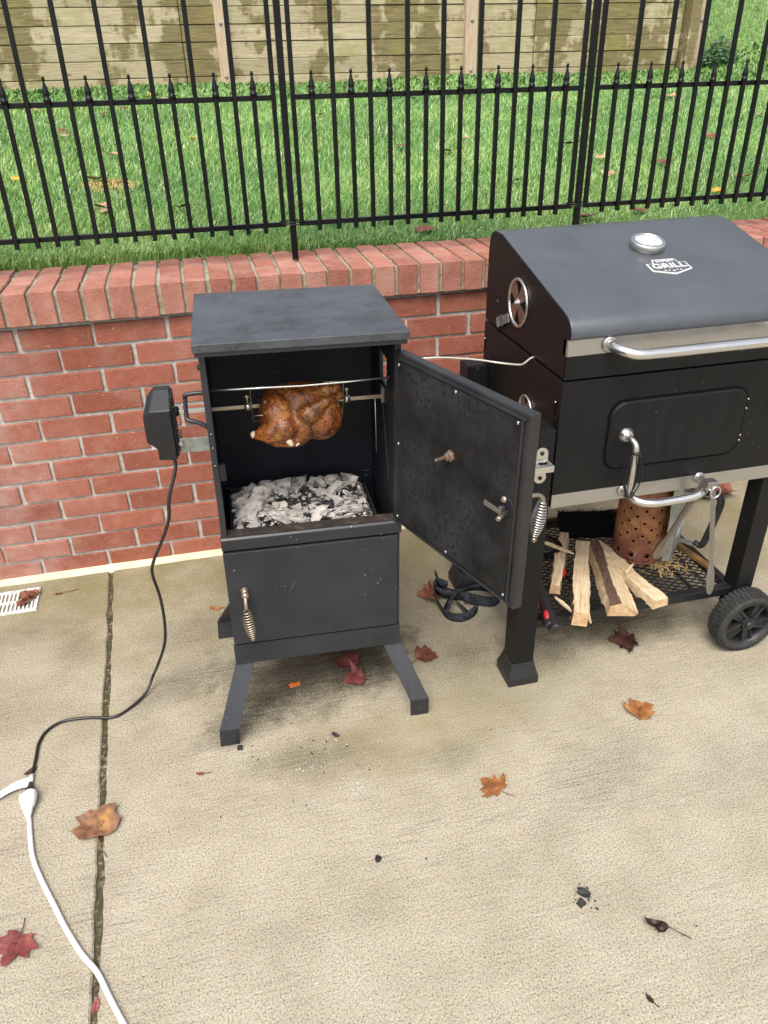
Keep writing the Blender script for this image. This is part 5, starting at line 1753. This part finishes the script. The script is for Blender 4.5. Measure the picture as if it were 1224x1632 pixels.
for q in range(64):
    a = q * 2 * PI / 64
    for kz in range(3):
        p = hc + Vector((math.cos(a) * .043, math.sin(a) * .043, .002 + kz * .005)); d = Vector((math.cos(a), math.sin(a), -.5 + kz * .2)).normalized()
        m.tube([p, p + d * .016], [.0026, .0018], 5)
o = part('bristle', m, br_); o['kind'] = 'stuff'
rd = thing('scraper', 'red and black handled scraper tucked behind the front leg of the grill', 'tool')
m = MB(); m.mat('plastic'); m.tube(smooth_path([(1.254, -.868, .178), (1.261, -.828, .178), (1.285, -.765, .175), (1.335, -.70, .172), (1.400, -.648, .172)], 5), [.011, .013, .014, .014, .013] + [.011] * 16, 10, flat=.6); hh = part('handle', m, rd)
for pts_, rs_, fl in (([(1.2560, -.850, .187), (1.2610, -.830, .188), (1.267, -.810, .187)], [.005, .0082, .005], .5), ([(1.252, -.785, .181), (1.262, -.762, .183), (1.270, -.735, .182)], [.011, .008, .002], .6), ([(1.372, -.672, .176), (1.388, -.659, .177), (1.405, -.645, .175)], [.008, .011, .006], .8)):
    m = MB(); m.mat('red'); m.tube(pts_, rs_, 10, flat=fl); part('red_inlay', m, rd)
mt = thing('bristle_pad', 'black furry bristle pad lying at the back of the wire shelf', 'brush', (1.558, -.455, SZ + .012), (.42, 0, -.22))
m = MB(); m.mat('bristle'); m.box((-.083, -.042, .001), (.083, .042, .028)); part('backing', m, mt, .004)
rp = random.Random(6); m = MB(); m.mat('bristle')
for i in range(2200):
    x, y = rp.uniform(-.085, .085), rp.uniform(-.044, .044)
    d = Vector((rp.gauss(0, .5) + x * 6, rp.gauss(0, .5) + y * 10, 1)).normalized() * rp.uniform(.010, .018)
    p = Vector((x, y, .024)); e = d.orthogonal().normalized() * .0009
    m.add([p - e, p + e, p + d], [(0, 1, 2)])
o = part('bristle', m, mt); o['kind'] = 'stuff'

# webbing strap bundle by the rear leg
sb = thing('webbing_strap', 'crumpled loops of dark grey webbing strap around the rear grill leg foot', 'strap')
def ribbon(pts, w, up_=Vector((0, 0, 1)), tilt=0.0):
    P_ = smooth_path(pts, 8); vs = []
    for i, p in enumerate(P_):
        d = (P_[min(i + 1, len(P_) - 1)] - P_[max(i - 1, 0)]).normalized()
        s_ = d.cross(up_).normalized(); u_ = s_.cross(d)
        a = tilt + .25 * math.sin(i * .12)
        e = (u_ * math.cos(a) + s_ * math.sin(a)) * w / 2
        vs += [p - e, p + e]
    m = MB(); m.mat('strap'); m.smooth = True
    m.add(vs, [(2 * i, 2 * i + 1, 2 * i + 3, 2 * i + 2) for i in range(len(P_) - 1)])
    o = part('strap_loop', m, sb); q = o.modifiers.new('thick', 'SOLIDIFY'); q.thickness = .003
ribbon([(1.105, -.400, .03), (1.085, -.43, .018), (1.078, -.50, .014), (1.085, -.555, .013), (1.115, -.580, .013), (1.155, -.572, .013), (1.185, -.545, .013), (1.192, -.51, .014), (1.165, -.485, .016), (1.125, -.47, .02), (1.10, -.46, .026), (1.088, -.445, .032), (1.098, -.425, .035), (1.125, -.44, .03)], .030)
ribbon([(1.085, -.555, .022), (1.10, -.52, .028), (1.13, -.49, .032), (1.175, -.47, .03), (1.22, -.465, .025), (1.25, -.475, .02), (1.262, -.515, .014), (1.235, -.53, .013), (1.195, -.515, .018), (1.16, -.50, .025)], .030, tilt=.5)
ribbon([(1.138, -.50, .012), (1.146, -.53, .012), (1.150, -.555, .012)], .018, tilt=.7)
ribbon([(1.10, -.395, .055), (1.098, -.42, .045), (1.110, -.45, .03), (1.135, -.465, .022), (1.165, -.47, .02)], .026, tilt=.3)

# ================================================================== LEAVES AND BITS
def leaf_mesh(seed, size, kind='tulip', curl=.3, stem=.6, mats='leaf_brown', crumple=.3):
    r = random.Random(seed)
    if kind == 'tulip':
        base = [(0, .0), (.18, .02), (.42, .10), (.50, .26), (.62, .42), (.44, .47), (.40, .60), (.50, .80), (.30, .80), (.12, .90)]
    elif kind == 'maple':
        base = [(0, 0), (.16, -.04), (.40, -.06), (.36, .10), (.62, .22), (.80, .40), (.55, .42), (.48, .52), (.62, .74), (.40, .66), (.26, .66), (.20, .84), (.06, 1.0)]
    else:
        base = [(0, 0), (.16, .10), (.24, .30), (.24, .55), (.14, .82), (.03, 1.0)]
    right = [(x * r.uniform(.88, 1.12), y + r.uniform(-.03, .03)) for x, y in base]
    left = [(-x * r.uniform(.88, 1.12), y + r.uniform(-.03, .03)) for x, y in base[::-1]]
    if kind == 'tulip':
        left = left; mid = [(0, .80)]
    else:
        mid = []
    out = right + mid + left[:-1]
    out = [(x, y - .4) for x, y in out]
    ph1, ph2 = r.uniform(0, 6), r.uniform(0, 6)
    fold = r.uniform(-.25, .35)
    def zf(x, y):
        return (curl * (x * x * .9 + (y * y) * .5) + abs(x) * fold * .5 + crumple * .13 * (math.sin(6 * x + ph1) * math.cos(5 * y + ph2)) + crumple * .05 * math.sin(13 * y + 11 * x + ph2))
    vs, fs = [], []
    n = len(out)
    for ring in (0.0, .4, .72, 1.0):
        if ring == 0:
            vs.append((0, -.05, zf(0, -.05)))
            continue
        for x, y in out:
            X_, Y_ = x * ring, -.05 + (y + .05) * ring
            vs.append((X_, Y_, zf(X_, Y_)))
    for i in range(n):
        fs.append((0, 1 + i, 1 + (i + 1) % n))
        for k in range(2):
            a = 1 + k * n
            fs.append((a + i, a + n + i, a + n + (i + 1) % n, a + (i + 1) % n))
    zmin = min(v[2] for v in vs)
    m = MB(); m.mat(mats); m.smooth = True
    m.add([(x * size, y * size, (z - zmin) * size + .001) for x, y, z in vs], fs, True)
    # midrib and stem
    st_ = [(0, .3, zf(0, .3)), (0, 0, zf(0, 0)), (0, -.4, zf(0, -.4)), (.05, -.4 - stem * .5, zf(0, -.4) * .6 + zmin * .4), (.15, -.4 - stem, zmin + .02)]
    m.tube([(x * size, y * size, (z - zmin) * size + .0018) for x, y, z in st_], [.0006, .0009, .0011, .0010, .0009], 5)
    for (vx, vy, y0) in ((.42, .22, -.12), (.34, .34, .08), (.46, -.02, -.3)):
        for sx in (-1, 1):
            q = [(0, y0, zf(0, y0)), (sx * vx * .5, y0 + vy * .5, zf(sx * vx * .5, y0 + vy * .5)), (sx * vx * .9, y0 + vy, zf(sx * vx * .9, y0 + vy))]
            if kind != 'oval':
                m.tube([(x * size, y * size, (z - zmin) * size + .0012) for x, y, z in q], [.0007, .0005, .0002], 4)
    return m.mesh('fallen_leaf')
def put_leaf(x, y, z, rz, size, seed, kind, mat, label, curl=.3, stem=.6, crumple=.3, tilt=(0, 0), group='fallen leaves on the patio'):
    o = link('fallen_leaf', leaf_mesh(seed, size, kind, curl, stem, mat, crumple))
    o.location = (x, y, z); o.rotation_euler = (tilt[0], tilt[1], rz)
    return tag(o, label, 'leaf', group)
D = math.radians
put_leaf(.140, -1.050, .0005, D(8), .092, 1, 'tulip', 'leaf_mixed', 'large half yellow half brown leaf lying across the concrete joint', .35, .55, .5)
put_leaf(.010, -1.288, .0005, D(160), .062, 2, 'maple', 'leaf_red', 'dark red leaf on the concrete left of the white cord', .2, .5)
put_leaf(.9767, -.700, .0005, D(-70), .062, 3, 'tulip', 'leaf_brown', 'russet leaf with a long stem beside the right front foot of the smoker', .3, .7, .5)
put_leaf(.768, -.672, .0005, D(30), .060, 4, 'tulip', 'leaf_red', 'maroon leaf under the smoker, the farther of the touching pair', .3, .2)
put_leaf(.775, -.742, .0005, D(100), .056, 5, 'maple', 'leaf_red', 'maroon leaf under the smoker with pale upturned tips', .7, .2, .7)
put_leaf(1.533, -.785, .0005, D(75), .072, 6, 'maple', 'leaf_dark', 'nearly black leaf on the concrete beneath the grill shelf', .2, .1, .5)
put_leaf(1.437, -1.037, .0005, D(-40), .068, 7, 'tulip', 'leaf_orange', 'orange brown leaf in front of the grill to the right', .3, .05, .4)
put_leaf(1.003, -1.163, .0005, D(35), .054, 8, 'maple', 'leaf_orange', 'light orange leaf with a curled stem alone in the open concrete', .3, .6, .4)
put_leaf(1.184, -1.550, .0005, D(50), .046, 9, 'oval', 'leaf_dark', 'shrivelled brown leaf with a twig stem near the bottom right', 1.4, .9, 1.4)
put_leaf(1.072, -.440, .0005, D(80), .068, 10, 'maple', 'leaf_brown', 'brown pointed leaf against the webbing strap', .6, .9, .5)
put_leaf(.430, -.330, .0005, D(70), .036, 11, 'oval', 'leaf_orange', 'small orange leaf half hidden behind the rear leg of the smoker', .3, .3)
put_leaf(.3641, -.9604, .0005, D(80), .020, 12, 'oval', 'leaf_red', 'tiny dark red leaf left of the front foot of the smoker', .6, .9)
put_leaf(.166, -1.437, .001, D(-10), .028, 13, 'oval', 'leaf_red', 'small reddish leaf caught in the concrete joint under the white cord', .6, .3)
put_leaf(-.043, -.126, .0005, D(95), .022, 14, 'oval', 'leaf_brown', 'little brown leaf on the concrete beside the drain grate', 1.0, 2.2)
put_leaf(1.105, -1.66, .0005, D(20), .018, 15, 'oval', 'leaf_dark', 'tiny crumpled dark leaf at the bottom right of the concrete', .9, .6)
put_leaf(-.022, -.852, .0005, D(120), .030, 17, 'oval', 'leaf_dark', 'thin grey leaf scrap beside the black cord near its plug', .2, .1)
rl = random.Random(41)
for i in range(9):
    put_leaf(2.235 + rl.uniform(-.08, .09), -.10 + rl.uniform(-.035, .035), .003 + i * .004, rl.uniform(0, 6.28), rl.uniform(.06, .085), 200 + i, 'tulip', 'leaf_brown', 'brown leaf in the heap on the concrete behind the grill by the wall', .5, .2, .9, (rl.uniform(-.3, .3), rl.uniform(-.3, .3)), 'leaves heaped behind the grill')
for i in range(7):
    put_leaf(-.132 + rl.uniform(-.018, .02), -.132 + rl.uniform(-.03, .03), .004 + i * .001, rl.uniform(0, 6.28), rl.uniform(.026, .036), 300 + i, 'tulip', 'leaf_brown', 'crumpled brown leaf in the clump on the white drain grate', .35, .1, .9, (0, 0), 'leaves on the drain grate')
lawn_leaves = [(.201, .875, 't'), (.146, 1.524, 't'), (.286, 1.005, 't'), (-.104, 2.833, 't'), (.182, 2.105, 't'), (.036, 4.008, 'b'), (-.446, 4.219, 't'), (-.365, 4.691, 't'), (.154, 4.226, 'b'), (.451, 4.616, 't'), (.581, 2.595, 'y'), (-.15, 3.138, 'b'), (.22, .803, 't'), (.504, .795, 'b'), (.331, 5.01, 'y'), (1.436, 3.338, 'b'), (1.829, 1.871, 'o'), (1.871, 1.029, 't'), (2.47, 1.791, 'o'), (3.339, 3.886, 'y'), (1.661, 2.119, 'b'), (2.426, 1.35, 't'), (2.293, 1.009, 't'), (4.174, 3.637, 't'), (2.629, 1.136, 'b'), (2.562, .618, 'y'), (5.391, 4.404, 'o'), (2.804, .803, 'o'), (2.13, .46, 'b'), (1.908, .421, 'b'), (1.275, .35, 'b'), (2.05, 2.227, 't'), (1.362, .537, 'y'), (3.343, 1.864, 'b'), (4.248, 2.684, 't'), (-.195, 1.616, 'y'), (6.9, 6.6, 't'), (7.6, 7.0, 'b'), (2.9, 5.3, 't'), (4.6, 5.3, 'b'), (1.6, 5.5, 'b')]
nm = {'t': ('leaf_tan', 'pale tan fallen leaf lying in the green lawn', 'tan leaves in the lawn'), 'b': ('leaf_brown', 'brown fallen leaf lying in the green lawn', 'brown leaves in the lawn'), 'y': ('leaf_yellow', 'bright yellow fallen leaf lying in the green lawn', 'yellow leaves in the lawn'), 'o': ('leaf_orange', 'orange fallen leaf lying in the green lawn', 'orange leaves in the lawn')}
nth = ['leftmost', 'second from left', 'third from left', 'fourth from left', 'fifth from left', 'sixth from left', 'seventh from left']
def zone(x, y):
    # which fence panel it is seen through, and how far back it lies
    d = 'close to the bricks' if y < 1.3 else ('halfway up the lawn' if y < 3.2 else 'near the planks')
    xl = .8085 + (y - .15) * .122
    xr = 1.7281 + (y - .15) * .51
    return ('left' if x < xl else ('middle' if x < xr else 'right')), d
zs_ = {}
for i, (x, y, k) in enumerate(lawn_leaves):
    zs_.setdefault((k,) + zone(x, y), []).append((x / (y + 2.26), i))
for key in zs_:
    zs_[key].sort()
for i, (x, y, k) in enumerate(lawn_leaves):
    mt_, lb, gp = nm[k]
    key = (k,) + zone(x, y)
    colr = {'t': 'pale tan', 'b': 'brown', 'y': 'bright yellow', 'o': 'orange'}[k]
    lb = '%s leaf behind the %s fence panel, %s' % (colr, key[1], key[2])
    idx = [q for _, q in zs_[key]].index(i)
    if len(zs_[key]) > 1:
        lb += ', ' + nth[idx]
    put_leaf(x, y, terr(x, y) + .040, rl.uniform(0, 6.28), rl.uniform(.045, .072) * (.75 if k == 'y' else 1), 400 + i, rl.choice(['tulip', 'maple']), mt_, lb, rl.uniform(.1, .35), .4, .4, (rl.uniform(-.15, .3), rl.uniform(-.15, .15)), gp)
# charcoal crumbs and a bit of orange peel
def crumb(name, x, y, s, seed, mat, label, cat, sc=(1, 1, .6)):
    o = link(name, lump(name, seed, s * sc[0], s * sc[1], s * sc[2], mat)); o.location = (x, y, s * sc[2] * .45); o.rotation_euler = (0, 0, seed)
    return tag(o, label, cat)
crumb('charcoal_crumb', .7105, -1.2775, .011, 501, 'coal', 'single black charcoal crumb in the middle of the open concrete', 'charcoal')
crumb('charcoal_crumb', 1.0825, -1.4511, .018, 502, 'coal', 'larger black charcoal crumb of the pair at lower right', 'charcoal', (1.3, .7, .6))
crumb('charcoal_crumb', 1.0678, -1.4695, .012, 503, 'coal', 'smaller black charcoal crumb of the pair at lower right', 'charcoal')
crumb('charcoal_crumb', .458, -.905, .011, 504, 'coal', 'black charcoal crumb right beside the left front foot of the smoker', 'charcoal')
crumb('ash_flake', .6872, -.9218, .014, 505, 'coal', 'flat grey ash flake on the concrete before the smoker', 'charcoal', (1.2, .7, .2))
crumb('orange_scrap', .6148, -.7214, .021, 506, 'orange', 'small bright orange scrap under the smoker', 'scrap', (1.2, .5, .35))
rg = random.Random(12)
m = MB(); m.mat('coal')
for i in range(60):
    if rg.random() < .5: x, y = rg.gauss(.62, .12), rg.gauss(-1.0, .08)
    elif rg.random() < .5: x, y = rg.gauss(1.075, .02), rg.gauss(-1.462, .02)
    else: x, y = rg.uniform(.2, 1.9), rg.uniform(-1.7, -.6)
    s_ = rg.uniform(.0008, .0028)
    m.box((x - s_, y - s_ * .6, 0.0002), (x + s_, y + s_ * .6, s_ * .8), RZ(rg.uniform(0, 3)))
m.mat('ash')
for i in range(70):
    x, y = (rg.gauss(.62, .10), rg.gauss(-1.02, .07)) if rg.random() < .7 else (rg.uniform(.2, 1.9), rg.uniform(-1.6, -.7))
    s_ = rg.uniform(.0008, .0026)
    m.box((x - s_, y - s_ * .6, 0.0002), (x + s_, y + s_ * .6, s_ * .6), RZ(rg.uniform(0, 3)))
o = part('ash_crumbs', m); o['kind'] = 'stuff'
